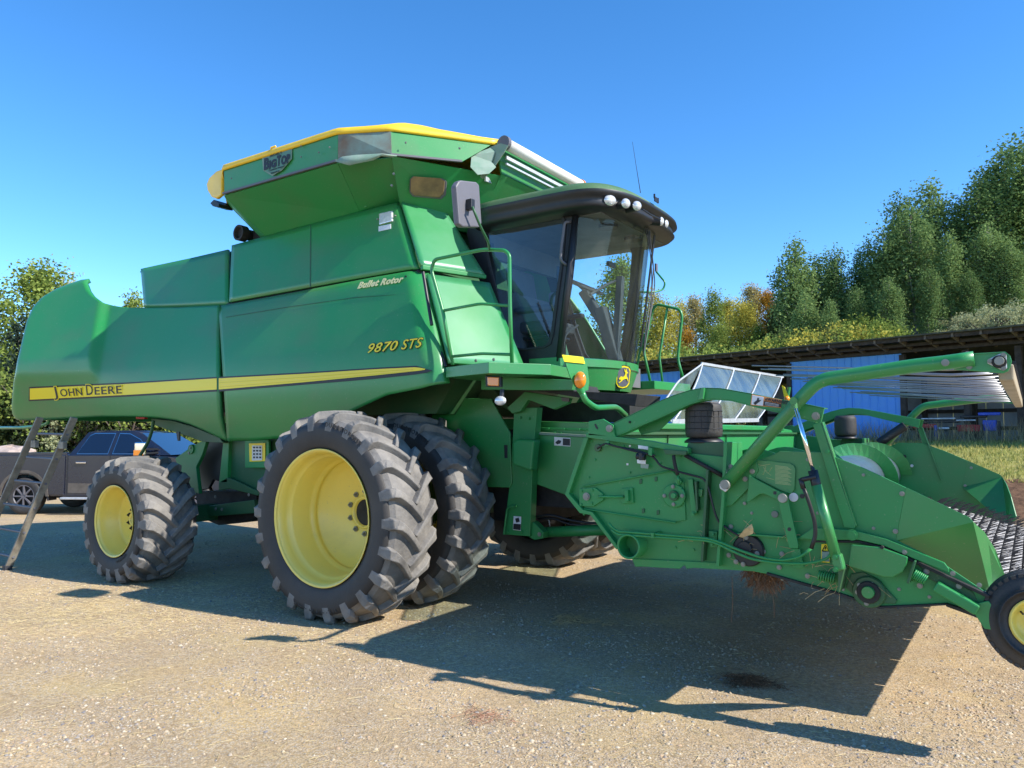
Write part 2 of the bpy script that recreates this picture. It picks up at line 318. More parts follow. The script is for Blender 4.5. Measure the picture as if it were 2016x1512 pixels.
    yb = mix(chaff.outputs[0], soil.outputs[0], bk.outputs[0])
    fin = mix(yb.outputs[0], grass.outputs[0], zr.outputs[0]); L(fin.outputs[0], p.inputs['Base Color']); p.inputs['Roughness'].default_value = 0.95; p.inputs['Specular IOR Level'].default_value = 0.15
    b1 = n.nodes.new('ShaderNodeBump'); b1.inputs['Strength'].default_value = 0.45; b1.inputs['Distance'].default_value = 0.007; L(vo.outputs['Distance'], b1.inputs['Height']); b1.invert = True
    b2 = n.nodes.new('ShaderNodeBump'); b2.inputs['Strength'].default_value = 0.6; b2.inputs['Distance'].default_value = 0.02; L(noise(9, 10, .8).outputs['Fac'], b2.inputs['Height']); L(b1.outputs[0], b2.inputs['Normal']); L(b2.outputs[0], p.inputs['Normal'])
    return m
gme = ground_mesh(); gme.materials.append(ground_mat()); go = bpy.data.objects.new('ground', gme); COL.objects.link(go); setp(go, kind='structure')
go['label'] = 'pale gravel yard rising to a grassy hillside behind the shed'

# ================================================================== combine
CB = empty('combine_harvester', (-6.5, YC, 0)); setp(CB, 'large green combine harvester with yellow wheels parked on gravel', 'combine harvester')
CB.location = (0, 0, 0)
SPZ = [1.2, 1.62, 1.80, 2.0, 2.18, 2.40, 2.62, 3.3, 4.2, 5.1]; SPY = [5.60, 5.46, 5.37, 5.32, 5.30, 5.31, 5.36, 5.57, 5.85, 6.13]
_z = np.linspace(1.2, 5.1, 157); _y = np.interp(_z, SPZ, SPY); _k = np.ones(13)/13; _y = np.convolve(np.pad(_y, 6, mode='edge'), _k, 'valid')
def body(x, z): return float(np.interp(z, _z, _y))
def rearb(x, z):
    y = body(x, z); t = np.clip((-8.2-x)/3.4, 0, 1.4); y -= 0.40*t*t*min(1, max(0.3, (z-1.5)))          # flares out to the back
    xr = -10.15-0.28*(z-2.5)                                          # ridge where the rear third stands proud
    up = np.clip((z-2.35)/0.35, 0, 1); y -= 0.085*up*float(sst(xr+.07, xr-.07, x))
    return float(y)
main_top = [(430, 601), (520, 585), (620, 566), (730, 545), (800, 533), (824, 530)]
main_bot = [(447, 868), (500, 868), (560, 862), (640, 838), (700, 806), (760, 778), (830, 764), (868, 752)]
def edge_main(u, t, p):
    if u > .93: q = (u-.93)/.07; p.y += .13*q*q
    if t < .06: p.y += .03*(1-t/.06)
    return p
skin('side_panel', main_top, main_bot, body, M['green'], CB, 70, 40, edge=edge_main)
# front rounded return of the side panel
rear_top = [(40, 640), (48, 612), (68, 588), (110, 563), (150, 549), (168, 547), (172, 565), (182, 582), (200, 594), (225, 602), (260, 605), (330, 605), (428, 601)]
rear_bot = [(13, 806), (20, 824), (60, 827), (130, 823), (200, 820), (290, 821), (340, 826), (380, 838), (410, 852), (444, 868)]
def rear_panel():
    # left outline rows: the panel is a strip from the outline's left edge to the joint, row by row
    left = [(166, 547), (150, 549), (128, 556), (100, 567), (75, 582), (58, 600), (45, 628), (36, 665), (25, 710), (17, 755), (13, 800), (15, 818), (24, 827)]
    rt = [(430, 601), (430, 606), (430, 615), (430, 630), (429, 650), (429, 675), (429, 700), (429, 730), (429, 760), (430, 790), (432, 822), (438, 850), (445, 868)]
    topc = [(166, 547), (168, 556), (173, 570), (181, 581), (193, 590), (206, 597), (225, 602), (245, 605), (280, 606), (350, 605), (430, 601)]
    botc = [(24, 827), (60, 828), (130, 824), (200, 820), (260, 820), (310, 822), (345, 827), (375, 836), (400, 847), (425, 859), (445, 868)]
    nu, nv = 90, 46; T = resample(topc, nu); B = resample(botc, nu); L = resample(left, nv); R_ = resample(rt, nv); v = []
    for i in range(nu):
        u = i/(nu-1)
        for j in range(nv):
            w = j/(nv-1)
            q = (1-w)*T[i]+w*B[i]+(1-u)*L[j]+u*R_[j]-((1-u)*(1-w)*T[0]+u*(1-w)*T[-1]+(1-u)*w*B[0]+u*w*B[-1])
            p = onsurf(q[0], q[1], rearb)
            if u < .035: p.y += .07*(1-u/.035)**2
            v.append(p)
    f = [(i*nv+j, i*nv+j+1, (i+1)*nv+j+1, (i+1)*nv+j) for i in range(nu-1) for j in range(nv-1)]
    o = obj('rear_side_panel', v, f, M['green'], CB, smooth=True); face_out(o); s = o.modifiers.new('s', 'SOLIDIFY'); s.thickness = .06; s.offset = -1
    return v, nu, nv
rv, rnu, rnv = rear_panel()
# rear hood: closes the body behind the two side shields
def rear_hood():
    g = G(); e = [rv[j] for j in range(rnv) if rv[j].z < 3.25]; n = len(e); far = [Vector((p.x, 2*YC-p.y, p.z)) for p in e]
    g.add([p+Vector((0, .05, 0)) for p in e]+[p-Vector((0, .05, 0)) for p in far], [(j, j+1, n+j+1, n+j) for j in range(n-1)])
    return g.build('rear_hood', M['green'], CB, smooth=True, solid=.02)
rear_hood()
fr = [rv[i*rnv] for i in range(rnu)]
# stripe
st_top = [(58, 762), (140, 758), (250, 753), (427, 742), (600, 733), (740, 724), (822, 720), (842, 727.5), (851, 729)]
def stripe(nm, t, b, off, m):
    # split at the joint so that it follows each shield
    tt = [q for q in t if q[0] <= 428]; bb = [q for q in b if q[0] <= 428]; xj = 428
    yt = np.interp(xj, [q[0] for q in t], [q[1] for q in t]); yb = np.interp(xj, [q[0] for q in b], [q[1] for q in b])
    skin(nm, tt+[(xj, yt)], bb+[(xj, yb)], rearb, m, CB, 40, 3, off, 0); skin(nm, [(xj+4, yt)]+[q for q in t if q[0] > xj], [(xj+4, yb)]+[q for q in b if q[0] > xj], body, m, CB, 40, 3, off, 0)
stripe('stripe_border', st_top, [(57, 790), (140, 786), (250, 781), (427, 771), (600, 757.5), (740, 746), (822, 737), (842, 733.5), (851, 730)], -.005, M['ink'])
stripe('yellow_stripe', [(60, 765), (140, 761), (250, 756), (427, 745), (600, 736), (740, 727), (822, 723), (838, 726)], [(60, 787), (140, 783), (250, 777.5), (427, 767), (600, 752.5), (740, 739), (822, 730.5), (838, 728)], -.009, M['decal'])
for k in (1, 2, 3, 4):        # pinstripes printed in the band
    q = k/5; A = [(300, 753.6), (427, 745), (600, 736), (740, 727), (815, 724)]; Bq = [(300, 774.5), (427, 767), (600, 752.5), (740, 739), (815, 732)]
    mid = [(a[0], a[1]*(1-q)+b[1]*q) for a, b in zip(A, Bq)]
    skin('pinstripe', [p_ for p_ in mid if p_[0] >= 431] and [(432, np.interp(432, [m_[0] for m_ in mid], [m_[1] for m_ in mid]))]+[p_ for p_ in mid if p_[0] > 432], [(432, .45+np.interp(432, [m_[0] for m_ in mid], [m_[1] for m_ in mid]))]+[(p_[0], p_[1]+.5) for p_ in mid if p_[0] > 432], body, M['yellow'] if k % 2 else mat('ochre film', (0.55, 0.40, 0.015), .5), CB, 30, 2, -.011, 0)
def side_text(s, pa, pb, size, m1, m2, surf, shear=0, bold=.006, ow=.009, squash=1.0, lift=.009):
    a = onsurf(*pa, surf); b = onsurf(*pb, surf); up_ = onsurf(pa[0], pa[1]-14, surf)-a
    w0 = text(s, size, a, b-a, up_, m1, CB, 'lettering', bold=bold, shear=shear, lift=lift+.004)
    xs = [(v.co-a).dot((b-a).normalized()) for v in w0.data.vertices]; wd_ = max(xs)-min(xs); k = (b-a).length/wd_
    for o, mm, bo, lf in ((w0, m1, bold, lift+.004), (None, m2, bold+ow, lift)):
        if o is not None: bpy.data.objects.remove(o)
        text(s, size, a, b-a, up_, mm, CB, 'lettering' if mm is m1 else 'lettering_outline', bold=bo, shear=shear, lift=lf, squash=k)
a = onsurf(60, 770, rearb)
side_text('J', (110, 780.5), (118, 780), .20, M['ink'], M['decal'], rearb, squash=1, bold=.001)
side_text('OHN', (121, 780.3), (164, 778), .145, M['ink'], M['decal'], rearb, bold=.001)
side_text('D', (171, 777.6), (184, 777), .20, M['ink'], M['decal'], rearb, bold=.001)
side_text('EERE', (187, 777), (240, 774.3), .145, M['ink'], M['decal'], rearb, bold=.001)
side_text('9870', (722, 696), (779, 690), .135, M['decal'], M['ink'], body, shear=.25, bold=.001, ow=.006)
side_text('STS', (790, 689), (831, 684), .135, M['decal'], M['ink'], body, shear=.25, bold=.001, ow=.006)
side_text('Bullet Rotor', (705, 569), (794, 556), .10, mat('pale yellow decal', (.80, .72, .35), .4), M['ink'], body, shear=.25, bold=.004, ow=.007)
side_text('TM', (797, 547.5), (801, 547), .03, M['ink'], M['ink'], body, bold=0, ow=0)
# dark line painted on the main panel for the shade of a shallow crease
skin('crease_shade', [(445, 624), (560, 605), (700, 585), (779, 580)], [(445, 625.2), (560, 606.2), (700, 586.3), (779, 580.6)], body, M['greend'], CB, 40, 2, -.004, 0)
# ---- core of the body behind the shields
def core():
    g = G(); y0 = 5.98; y1 = 2*YC-y0
    pr = [(-11.2, 2.15), (-11.2, 3.0), (-9.0, 3.1), (-8.3, 3.3), (-8.3, 3.7), (-5.7, 3.7), (-5.4, 3.4), (-4.95, 3.2), (-4.7, 2.3), (-5.0, 1.9), (-7.2, 1.9), (-7.4, 1.95), (-8.5, 2.1)]
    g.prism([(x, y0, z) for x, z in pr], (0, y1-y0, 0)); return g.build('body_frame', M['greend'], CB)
core()
# mirrored far side so that the machine is whole from the other side
for nm in ('side_panel', 'rear_side_panel'):
    mirrored(bpy.data.objects[nm], CB)
# ---- grain tank side, engine side box
tank_top = [(456, 483), (560, 455), (680, 424), (783, 398)]; tank_bot = [(451, 594), (560, 574), (700, 548), (821, 527)]
def tanks(x, z): return body(x, z)+.035
def edge_t(u, t, p):
    if u > .975: p.y += .04*((u-.975)/.025)**2
    return p
skin('tank_side_panel', tank_top, tank_bot, tanks, M['green'], CB, 50, 12, edge=edge_t)
mirrored(bpy.data.objects['tank_side_panel'], CB)
skin('panel_joint', [(611, 443), (613, 442.5)], [(610, 565), (612, 564.6)], tanks, M['greend'], CB, 2, 8, -.003, 0)
skin('shadow_gap', [(445, 598), (560, 576), (700, 550), (823, 529)], [(445, 603), (560, 582), (700, 556), (829, 535)], lambda x, z: body(x, z)+.07, M['dark'], CB, 20, 2, 0, .02)
engs = lambda x, z: body(x, z)+.07
skin('engine_side_panel', [(268, 531), (300, 524), (380, 507), (449, 491)], [(275, 605), (310, 605), (380, 603), (449, 600)], engs, M['green'], CB, 24, 10, edge=lambda u, t, p: (setattr(p, 'y', p.y+(.10*(1-u/.06)**2 if u < .06 else 0)), p)[1])
mirrored(bpy.data.objects['engine_side_panel'], CB)
e0 = onsurf(268, 531, engs); e1 = onsurf(449, 491, engs); t0 = onsurf(456, 483, tanks); t1 = onsurf(783, 398, tanks); t2 = onsurf(821, 527, tanks)
def my(p): return Vector((p.x, 2*YC-p.y, p.z))
dn = Vector((0, 0.06, -.03))
G().add([e0+dn, e1+dn, my(e1)-Vector((0, .06, .03)), my(e0)-Vector((0, .06, .03))], [(0, 1, 2, 3)]).build('engine_deck', M['green2'], CB, solid=.02)
e0b = onsurf(275, 605, engs); G().add([e0+Vector((0, .09, 0)), e0b+Vector((0, .09, 0)), my(e0b), my(e0)], [(0, 1, 2, 3)]).build('engine_rear_wall', M['green2'], CB, solid=.02)
# tank lid ledge
t0b = onsurf(451, 594, tanks)
G().add([t0+Vector((0, .05, -.02)), t1+Vector((0, .05, -.02)), my(t1), my(t0)], [(0, 1, 2, 3)]).build('tank_ledge', M['green2'], CB, solid=.02)
G().add([t0+Vector((0, .03, -.02)), t0b+Vector((0, .03, 0)), my(t0b), my(t0)], [(0, 1, 2, 3)]).build('tank_rear_wall', M['green2'], CB, solid=.02)
# tank front: slanting bright sheets, then the crosswise front wall behind the cab
dr = Vector((.48, .88, 0))
def fpan(nm, a, b, la, lb, m='green'):
    return obj(nm, [a, b, b+dr*lb, a+dr*la], [(0, 1, 2, 3)], M[m], CB, solid=.03, bevel=.012)
fa = t1+Vector((.02, .02, -.005)); fb = t2+Vector((.02, .02, .01)); dn_ = fb-fa
def quad(nm, pv, m='green', th=.03, bev=.01, n=12):
    v = []; f = []
    for i in range(n+1):
        for j in range(n+1):
            u, w = i/n, j/n; v.append((pv[0]*(1-u)+pv[1]*u)*(1-w)+(pv[3]*(1-u)+pv[2]*u)*w+Vector((.02*math.sin(math.pi*u)*math.sin(math.pi*w), 0, 0)))
    for i in range(n):
        for j in range(n): a = i*(n+1)+j; f.append((a, a+n+1, a+n+2, a+1))
    return obj(nm, v, f, M[m], CB, solid=th, smooth=True)
uR = Vector((fa.x+.38*(6.36-fa.y), 6.36, fa.z+.02)); uB = Vector((fb.x+.34*(6.36-fb.y), 6.36, fb.z)); quad('tank_front_panel', [fa, uR, uB, fb], 'gloss')
# fold strip between upper and lower front sheets
o = G(); o.bar(fb+Vector((.02, 0, -.01)), uB+Vector((.02, 0, -.01)), .05, .045); o.build('front_ledge', M['green2'], CB, bevel=.008)
ga = onsurf(828, 534, body)+Vector((.0, .08, -.03)); gb = P(882, 716, Y=5.42)
quad('lower_front_panel', [ga, Vector((ga.x+.36*(6.34-ga.y), 6.34, ga.z)), Vector((gb.x+.24*(6.34-gb.y), 6.34, gb.z)), gb], 'gloss')
# little round hinges/bolts below
g = G()
for a, b in (((833, 536), (850, 640)), ((850, 640), (878, 722))): g.cyl(P(*a, Y=5.5), P(*b, Y=5.42), .016)
g.build('panel_seal', M['black'], CB)
G().box((-5.6, YC, 3.2), (.05, 2.3, 1.8)).build('tank_front_wall', M['greend'], CB)
# work lamp and label on tank side
def on_tank(px, py, lift=.02): p = onsurf(px, py, tanks); p.y -= lift; return p
q = [on_tank(748, 421), on_tank(774, 415), on_tank(774, 436), on_tank(748, 443)]
G().prism(q, (0, .03, 0)).build('side_lamp', M['lens'], CB, bevel=.01)
q = [on_tank(746, 446, .006), on_tank(770, 441, .006), on_tank(770, 450.5, .006), on_tank(746, 456, .006)]
G().prism(q, (0, .004, 0)).build('reflector_label', M['label'], CB)
for a, b in ((745, 432), (779, 425)): G().cyl(on_tank(a, b), on_tank(a, b, -.01), .008).build('bolt', M['bolt'], CB)
# ---- grain tank extension
ZT, ZB = 4.80, 4.50
def ring(Z, pts, inset=0):
    pass
def R2(lst): return [Vector(p) for p in lst]
top_o = R2([(-7.68, 5.315, ZT), (-5.77, 5.31, ZT), (-5.27, 5.555, ZT), (-4.60, 6.47, ZT)])
bot_o = R2([(-7.69, 5.335, ZB), (-5.79, 5.33, ZB), (-5.22, 5.52, ZB), (-4.78, 6.12, ZB+.02), (-4.62, 6.60, ZB+.0)])
Zb = 4.06; yb_ = 5.86
low = R2([onsurf(522, 466, tanks)+Vector((0, .05, .0)), onsurf(705, 418, tanks)+Vector((0, .05, 0)), Vector((-5.55, 6.3, 4.15)), Vector((-5.3, 6.7, 4.15))])
tA, tB, tC, tD = top_o; bA, bB, bC, bD, bE = bot_o
EXT = CB
obj('extension_board', [tA, tB, bB, bA], [(0, 1, 2, 3)], M['green'], EXT, solid=.02, bevel=.004)
obj('extension_boot', [tB+Vector((0, .01, 0)), tC+Vector((0, .01, 0)), bC+Vector((0, .01, 0)), bB+Vector((0, .01, 0))], [(0, 1, 2, 3)], M['fade'], EXT, solid=.01)
obj('extension_board', [tC, tD, bD, bC], [(0, 1, 2, 3)], M['green'], EXT, solid=.02)
tF = my(tD); bF = my(bE)
obj('extension_front_board', [tD, tF, bF, bE], [(0, 1, 2, 3)], M['green'], EXT, solid=.02)
obj('extension_hopper_side', [bA+Vector((0, .01, -.02)), bB+Vector((0, .01, -.02)), low[1], low[0]], [(0, 1, 2, 3)], M['green2'], EXT, solid=.015)
obj('extension_corner', [bB+Vector((0, .012, -.02)), bC+Vector((-.01, .012, -.02)), Vector((-5.55, 6.08, 4.14)), low[1]], [(0, 1, 2, 3)], M['green2'], EXT, solid=.015)
obj('extension_hopper_front', [bC+Vector((-.005, 0, -.01)), bE+Vector((0, .1, -.01)), Vector((-5.1, 6.75, 3.95)), Vector((-5.5, 6.0, 4.0))], [(0, 1, 2, 3)], M['green2'], EXT, solid=.015)
obj('extension_hopper_face', [bE+Vector((0, 0, -.01)), bF+Vector((0, 0, -.01)), Vector((-5.1, 2*YC-6.75, 4.0)), Vector((-5.1, 6.75, 4.0))], [(0, 1, 2, 3)], M['green2'], EXT, solid=.015)
# rear corner
rA = P(418, 392, Y=5.75); rA = Vector((-8.15, 5.75, 4.55)); rT = rA+Vector((0, 0, .27)); rL = onsurf(503, 472, tanks)+Vector((-.02, .2, 0))
obj('extension_boot', [tA, bA, rA, rT], [(0, 1, 2, 3)], M['fade'], EXT, solid=.01)
obj('extension_corner', [bA+Vector((0, .01, -.02)), low[0], rL, rA+Vector((0, 0, -.02))], [(0, 1, 2, 3)], M['green2'], EXT, solid=.015)
obj('extension_rear_board', [rT, my(rT), my(rA), rA], [(0, 1, 2, 3)], M['green'], EXT, solid=.02)
obj('extension_rear_hopper', [rA, my(rA), my(rL), rL], [(0, 1, 2, 3)], M['green2'], EXT, solid=.02)
for nm in ('extension_board', 'extension_boot', 'extension_board.001', 'extension_hopper_side', 'extension_corner', 'extension_hopper_front', 'extension_boot.001', 'extension_corner.001'):
    mirrored(bpy.data.objects[nm], CB)
g = G(); g.bar(bA+Vector((0, -.012, -.01)), bB+Vector((0, -.012, -.01)), .03, .022); g.bar(bC+Vector((0, -.014, -.005)), bD+Vector((0, -.014, -.005)), .03, .02); g.build('extension_rail', M['grey'], CB)
# curling rubber flap at the corner
fl = [P(660, 318, Y=5.30), P(675, 309, Y=5.29), P(700, 306, Y=5.33), P(752, 302, Y=5.44), P(782, 306, Y=5.49), P(772, 309, Y=5.5), P(752, 307, Y=5.45), P(735, 316, Y=5.42), P(705, 322, Y=5.33), P(688, 326, Y=5.29)]
obj('rubber_flap', fl, [(0, 1, 9), (1, 2, 8, 9), (2, 3, 6, 7, 8), (3, 4, 5, 6)], M['cream'], CB, solid=.012, smooth=True)
fl = [P(928, 306, Y=6.25), P(965, 292, Y=6.4), P(975, 300, Y=6.42), P(968, 320, Y=6.4), P(976, 330, Y=6.42), P(962, 343, Y=6.35), P(940, 345, Y=6.25), P(926, 330, Y=6.2)]
obj('rubber_flap', fl, [(0, 1, 2, 3), (0, 3, 7), (3, 4, 5, 6, 7)], M['cream'], CB, solid=.012)
# vent screen
sc_v = [(806, 352), (812, 346), (870, 350), (879, 356), (877, 382), (868, 391), (812, 386), (805, 378)]
def on_face(px, py, a, b, c, lift=.0):
    n_ = (b-a).cross(c-a).normalized(); v = Vector(ray(px, py)); o = Vector((0, 0, CAMH)); t = (a-o).dot(n_)/v.dot(n_); return o+v*(t)-v.normalized()*lift
fa_, fb_, fc_ = bC, bE+Vector((0, .1, 0)), Vector((-5.5, 6.0, 4.0))
q = [on_face(a, b, fa_, fb_, fc_, .07) for a, b in sc_v]; q2 = [sum(q, Vector())/8+(p-sum(q, Vector())/8)*.9 for p in q]
G().prism([p+Vector((-.005, .01, 0)) for p in q], (-.01, .02, 0)).build('window_frame', M['grey'], CB, bevel=.01)
G().prism([p+Vector((.006, -.012, 0)) for p in q2], (-.01, .02, 0)).build('tank_window', M['brown'], CB)
for a, b in ((776, 343), (772, 366)): p = on_face(a, b, fa_, fb_, fc_, .01); G().cyl(p, p+Vector((.01, -.02, 0)), .012).build('bolt', M['bolt'], CB)
bolts([(456, 351), (593, 288), (593, 309), (649, 290), (628, 300)], 5.29, .009, CB)
bolts([(799, 281), (905, 292)], 5.6, .011, CB)
# BIG TOP badge on the board
def bd(px, py, l=.004): p = P(px, py, Y=5.31-l); return p
bo = [(516, 310), (575, 291), (574, 313), (555, 335), (536, 346), (518, 336)]
G().prism([bd(*q, .006) for q in bo], (0, .004, 0)).build('badge', M['cream'], CB)
ins = [(518.5, 311.5), (573, 294), (572, 313), (554, 333), (536, 343.5), (520, 335)]
G().prism([bd(*q, .010) for q in ins], (0, .004, 0)).build('badge_field', mat('badge field', (.10, .22, .15), .5), CB)
xa = bd(0, 0)
bx_ = P(573, 312, Y=5.3)-P(518, 330, Y=5.3)
for s_, pa, pb, sz in (('B', (519, 334), (529, 331), .17), ('IG', (529.5, 331.5), (544, 327), .115), ('T', (545, 326), (553, 324), .15), ('OP', (553.5, 324), (571, 318.5), .125)):
    a = bd(*pa, .014); b = bd(*pb, .014); o = text(s_, sz, a, b-a, (0, 0, 1), M['ink'], CB, bold=.008)
    w_ = max((v.co-a).x for v in o.data.vertices)-min((v.co-a).x for v in o.data.vertices); bpy.data.objects.remove(o)
    text(s_, sz, a, b-a, (0, 0, 1), M['ink'], CB, bold=.008, squash=(b-a).length/w_)
text('MICHEL\'S', .035, bd(531, 310, .014), bx_, (0, 0, 1), M['ink'], CB, squash=1.3); bpy.data.objects.remove(bpy.data.objects[[o.name for o in CB.children if o.name.startswith('lettering')][-1]])
text('Combine Hopper', .030, bd(529, 337.5, .014), P(560, 327, Y=5.3)-P(529, 336.5, Y=5.3), (0, 0, 1), M['ink'], CB, squash=1.15)
text('Extensions', .030, bd(533, 342.5, .014), P(560, 327, Y=5.3)-P(529, 336.5, Y=5.3), (0, 0, 1), M['ink'], CB, squash=1.0)
# ---- yellow roll tarp, sagging between bows
def tarp():
    out = [(rT, 0), (tA, 0), (tB, 0), (tC, 0), (tD, 0)]; edge = []
    segs = [rT+Vector((-.12, .05, -.25)), tA+Vector((-.02, -.01, .01)), tB+Vector((0, -.01, .01)), tC+Vector((.02, -.01, .01)), tD+Vector((.02, 0, .01))]
    L = []; n = 60
    d = [0]
    for a, b in zip(segs, segs[1:]): d.append(d[-1]+(b-a).length)
    for k in range(n+1):
        s = d[-1]*k/n; i = max(j for j in range(len(d)-1) if d[j] <= s+1e-9); t = (s-d[i])/(d[i+1]-d[i]); L.append(segs[i]*(1-t)+segs[i+1]*t)
    v = []; f = []; m = 22
    for k, p in enumerate(L):
        x = p.x; q = Vector((x, 2*YC-p.y, p.z)); lump = .05*max(0, math.sin((x+7.6)*3.1))+.03*abs(math.sin(x*5))
        v.append(p+Vector((0, .0, -.055))); v.append(p+Vector((0, -.018, -.03)))
        for j in range(m+1):
            t = j/m; r_ = p*(1-t)+q*t; r_.z += (.17+lump)*math.sin(math.pi*t)**.6*min(1, .35+k/12)*min(1, .12+(n-k)/16)+.015; v.append(r_)
    w = m+3
    for k in range(n):
        for j in range(w-1): f.append((k*w+j, k*w+j+1, (k+1)*w+j+1, (k+1)*w+j))
    return obj('roll_tarp', v, f, M['tarp'], CB, smooth=True, solid=.012)
tarp()
# tarp end cap at the back
ec = [P(441, 331, Y=5.36), P(425, 337, Y=5.4), P(411, 350, Y=5.45), P(406, 362, Y=5.48), P(408, 375, Y=5.5), P(416, 388, Y=5.5), P(426, 392, Y=5.48), P(435, 384, Y=5.42), P(436, 362, Y=5.40), P(437, 345, Y=5.38)]
obj('tarp_end_cap', ec, [tuple(range(10))], M['tarp'], CB, solid=.05, bevel=.015)
g = G(); g.prism([P(414, 400, Y=5.55), P(421, 393, Y=5.55), P(431, 401, Y=5.55), P(430, 407, Y=5.55), P(419, 406, Y=5.55)], (0, .2, 0)); g.build('tarp_bow_end', M['black'], CB)
g = G(); g.tube([P(534, 297, Y=5.32), P(534, 291, Y=5.30), P(543, 288, Y=5.32)], .012); g.build('tarp_strap', M['tarp'], CB)
# roll tube at the front, end bracket
ra = Vector((-4.49, 6.47, 4.76)); rb = Vector((-4.49, 2*YC-6.5, 4.76))
G().cyl(ra, rb, .06, n=20).build('tarp_roll', M['white'], CB, smooth=True)
G().cyl(ra-Vector((0, .03, 0)), ra+Vector((0, .02, 0)), .075, n=20).build('roll_cap', M['grey'], CB)
G().cyl(rb, rb+Vector((0, .03, 0)), .07, n=20).build('roll_cap', M['orange'], CB)
br = [(963, 290), (985, 282), (1000, 286), (992, 300), (975, 325), (962, 342), (949, 352), (945, 347), (958, 325), (965, 305)]
obj('roll_bracket', [P(a, b, Y=6.42) for a, b in br], [tuple(range(10))], M['cream'], CB, solid=.012)
for z_, dy, w_ in ((-.12, 0, .035), (-.19, .05, .02)):
    G().bar(Vector((-4.53, 6.55, 4.76+z_)), Vector((-4.53, 2*YC-6.55, 4.76+z_)), .02, w_).build('roll_rail', M['galv'], CB)
G().bar(P(955, 352, Y=6.45), P(1048, 392, Y=7.6), .02, .05).build('roll_rail', M['galv'], CB)
g = G(); q = P(482, 461, Y=5.95); g.lathe([(-.10, .075), (-.10, .10), (0, .10), (.0, .07), (.25, .07), (.25, .0)], q, 18); g.lathe([(-.1, .075), (-.06, .06), (-.06, 0)], q, 18)
g.box(q+Vector((.25, .2, -.02)), (.3, .3, .16)); g.build('auger_pivot', M['dark'], CB)
for a, b in ((527, 456), (718, 408)): q = onsurf(a, b, tanks); G().box(q+Vector((0, .0, .02)), (.11, .06, .06)).build('hinge_tab', M['green'], CB, bevel=.006)
# ================================================================== wheels
def tyre_mesh(R, w, rb, nl, lug_h=.05, lw=.07, phi=.24, fl=0.0):
    """tyre with chevron lugs; axis +Y, near face at y=0, centre at origin"""
    c = w/2
    def Rc(y):
        t = abs(y-c)/c
        return R-lug_h-.035*min(t, .86)**2.2/.86**2.2
    prof = [(.045*w+.03, rb-.02), (.03, rb), (.012, rb+.035), (.0, rb+(R-rb)*.30), (-.004, rb+(R-rb)*.48), (.008, rb+(R-rb)*.66), (.03, Rc(.03)-.035), (.065, Rc(.065)-.004)]
    body_ = prof+[(y, Rc(y)) for y in np.linspace(.12, w-.12, 9)]+[(w-y, r) for y, r in prof[::-1]]
    side = G(); side.lathe(prof[:7], (0, 0, 0), 96); side.lathe([(w-y, r) for y, r in prof[:7]], (0, 0, 0), 96)
    tread = G(); tread.lathe([prof[6], prof[7]]+body_[8:-8]+[(w-y, r) for y, r in (prof[7], prof[6])], (0, 0, 0), 96)
    def lug(th0, flip):
        S = [-.10, 0, .04, .18, .36, .55, .74, .90, 1.0]; v = []
        for s in S:
            y = .03+max(s, 0)*(w*.5+.012); 
            ph = phi*(max(s, 0)**1.35)
            r0 = (Rc(y) if y > .06 else Rc(y)-.012)-.012; top = R-.018*abs((y-c)/c)**2
            q_ = max(s, 0); wb = lw*(1.25-.62*q_**.5); wt = lw*(.92-.58*q_**.55)
            if s < .05: wb *= 1.12; wt *= 1.12
            if s == -.10: y = -.004; r0 = Rc(.03)-.10; top = Rc(.03)-.07; wb *= .75; wt *= .6
            if s == 0: y = .012; top = R-.060; wt *= .85
            if s == .04: top = R-.032
            if s == 1.0: top = R-.006
            sl = phi*1.35*(max(s, .01)**.35)/(w*.5)          # angular slope
            for rr, hw in ((r0, wb/2), (top, wt/2)):
                for sg in (-1, 1):
                    # offset perpendicular to the lug's path on the tread surface
                    L_ = math.hypot(1, sl*R); dy = sg*hw*(sl*R)/L_*(1 if s > .03 else 0); da = sg*hw/L_/R
                    a = th0-ph+da; yy = y+dy
                    yy = w-yy if flip else yy
                    v.append(Vector((rr*math.cos(a), yy, rr*math.sin(a))))
        f = []
        n = len(S)
        for i in range(n-1):
            a = i*4; b = a+4
            f += [(a+2, a+3, b+3, b+2), (a, a+2, b+2, b), (a+1, b+1, b+3, a+3)]
        f += [(0, 1, 3, 2), (4*n-4, 4*n-2, 4*n-1, 4*n-3)]
        tread.add(v, f)
    for k in range(nl):
        lug(2*math.pi*k/nl, False); lug(2*math.pi*(k+.5)/nl, True)
    return side, tread
def ring_text(s, r, y, size, a_mid, m, parent, flipdir=1, spacing=1.0):
    """raised letters along an arc on the near sidewall"""
    vs_ = []; fs = []; adv = size*.72*spacing/r; n = len(s)
    for i, ch in enumerate(s):
        if ch == ' ': continue
        a = a_mid-flipdir*adv*(i-(n-1)/2)
        cu = bpy.data.curves.new('t', 'FONT'); cu.body = ch; cu.size = size; cu.extrude = .0025; cu.align_x = 'CENTER'; cu.resolution_u = 2; cu.offset = .001
        tmp = bpy.data.objects.new('t', cu); me = bpy.data.meshes.new_from_object(tmp); bpy.data.objects.remove(tmp)
        rad = Vector((math.cos(a), 0, math.sin(a))); tan = Vector((math.sin(a), 0, -math.cos(a)))*flipdir; upv = rad*flipdir
        b0 = len(vs_)
        for v in me.vertices: vs_.append(rad*r+tan*v.co.x+upv*v.co.y+Vector((0, y-v.co.z*1, 0)))
        for p in me.polygons: fs.append([b0+q for q in p.vertices])
        bpy.data.meshes.remove(me)
    o = obj('raised_lettering', vs_, fs, m, parent); return o
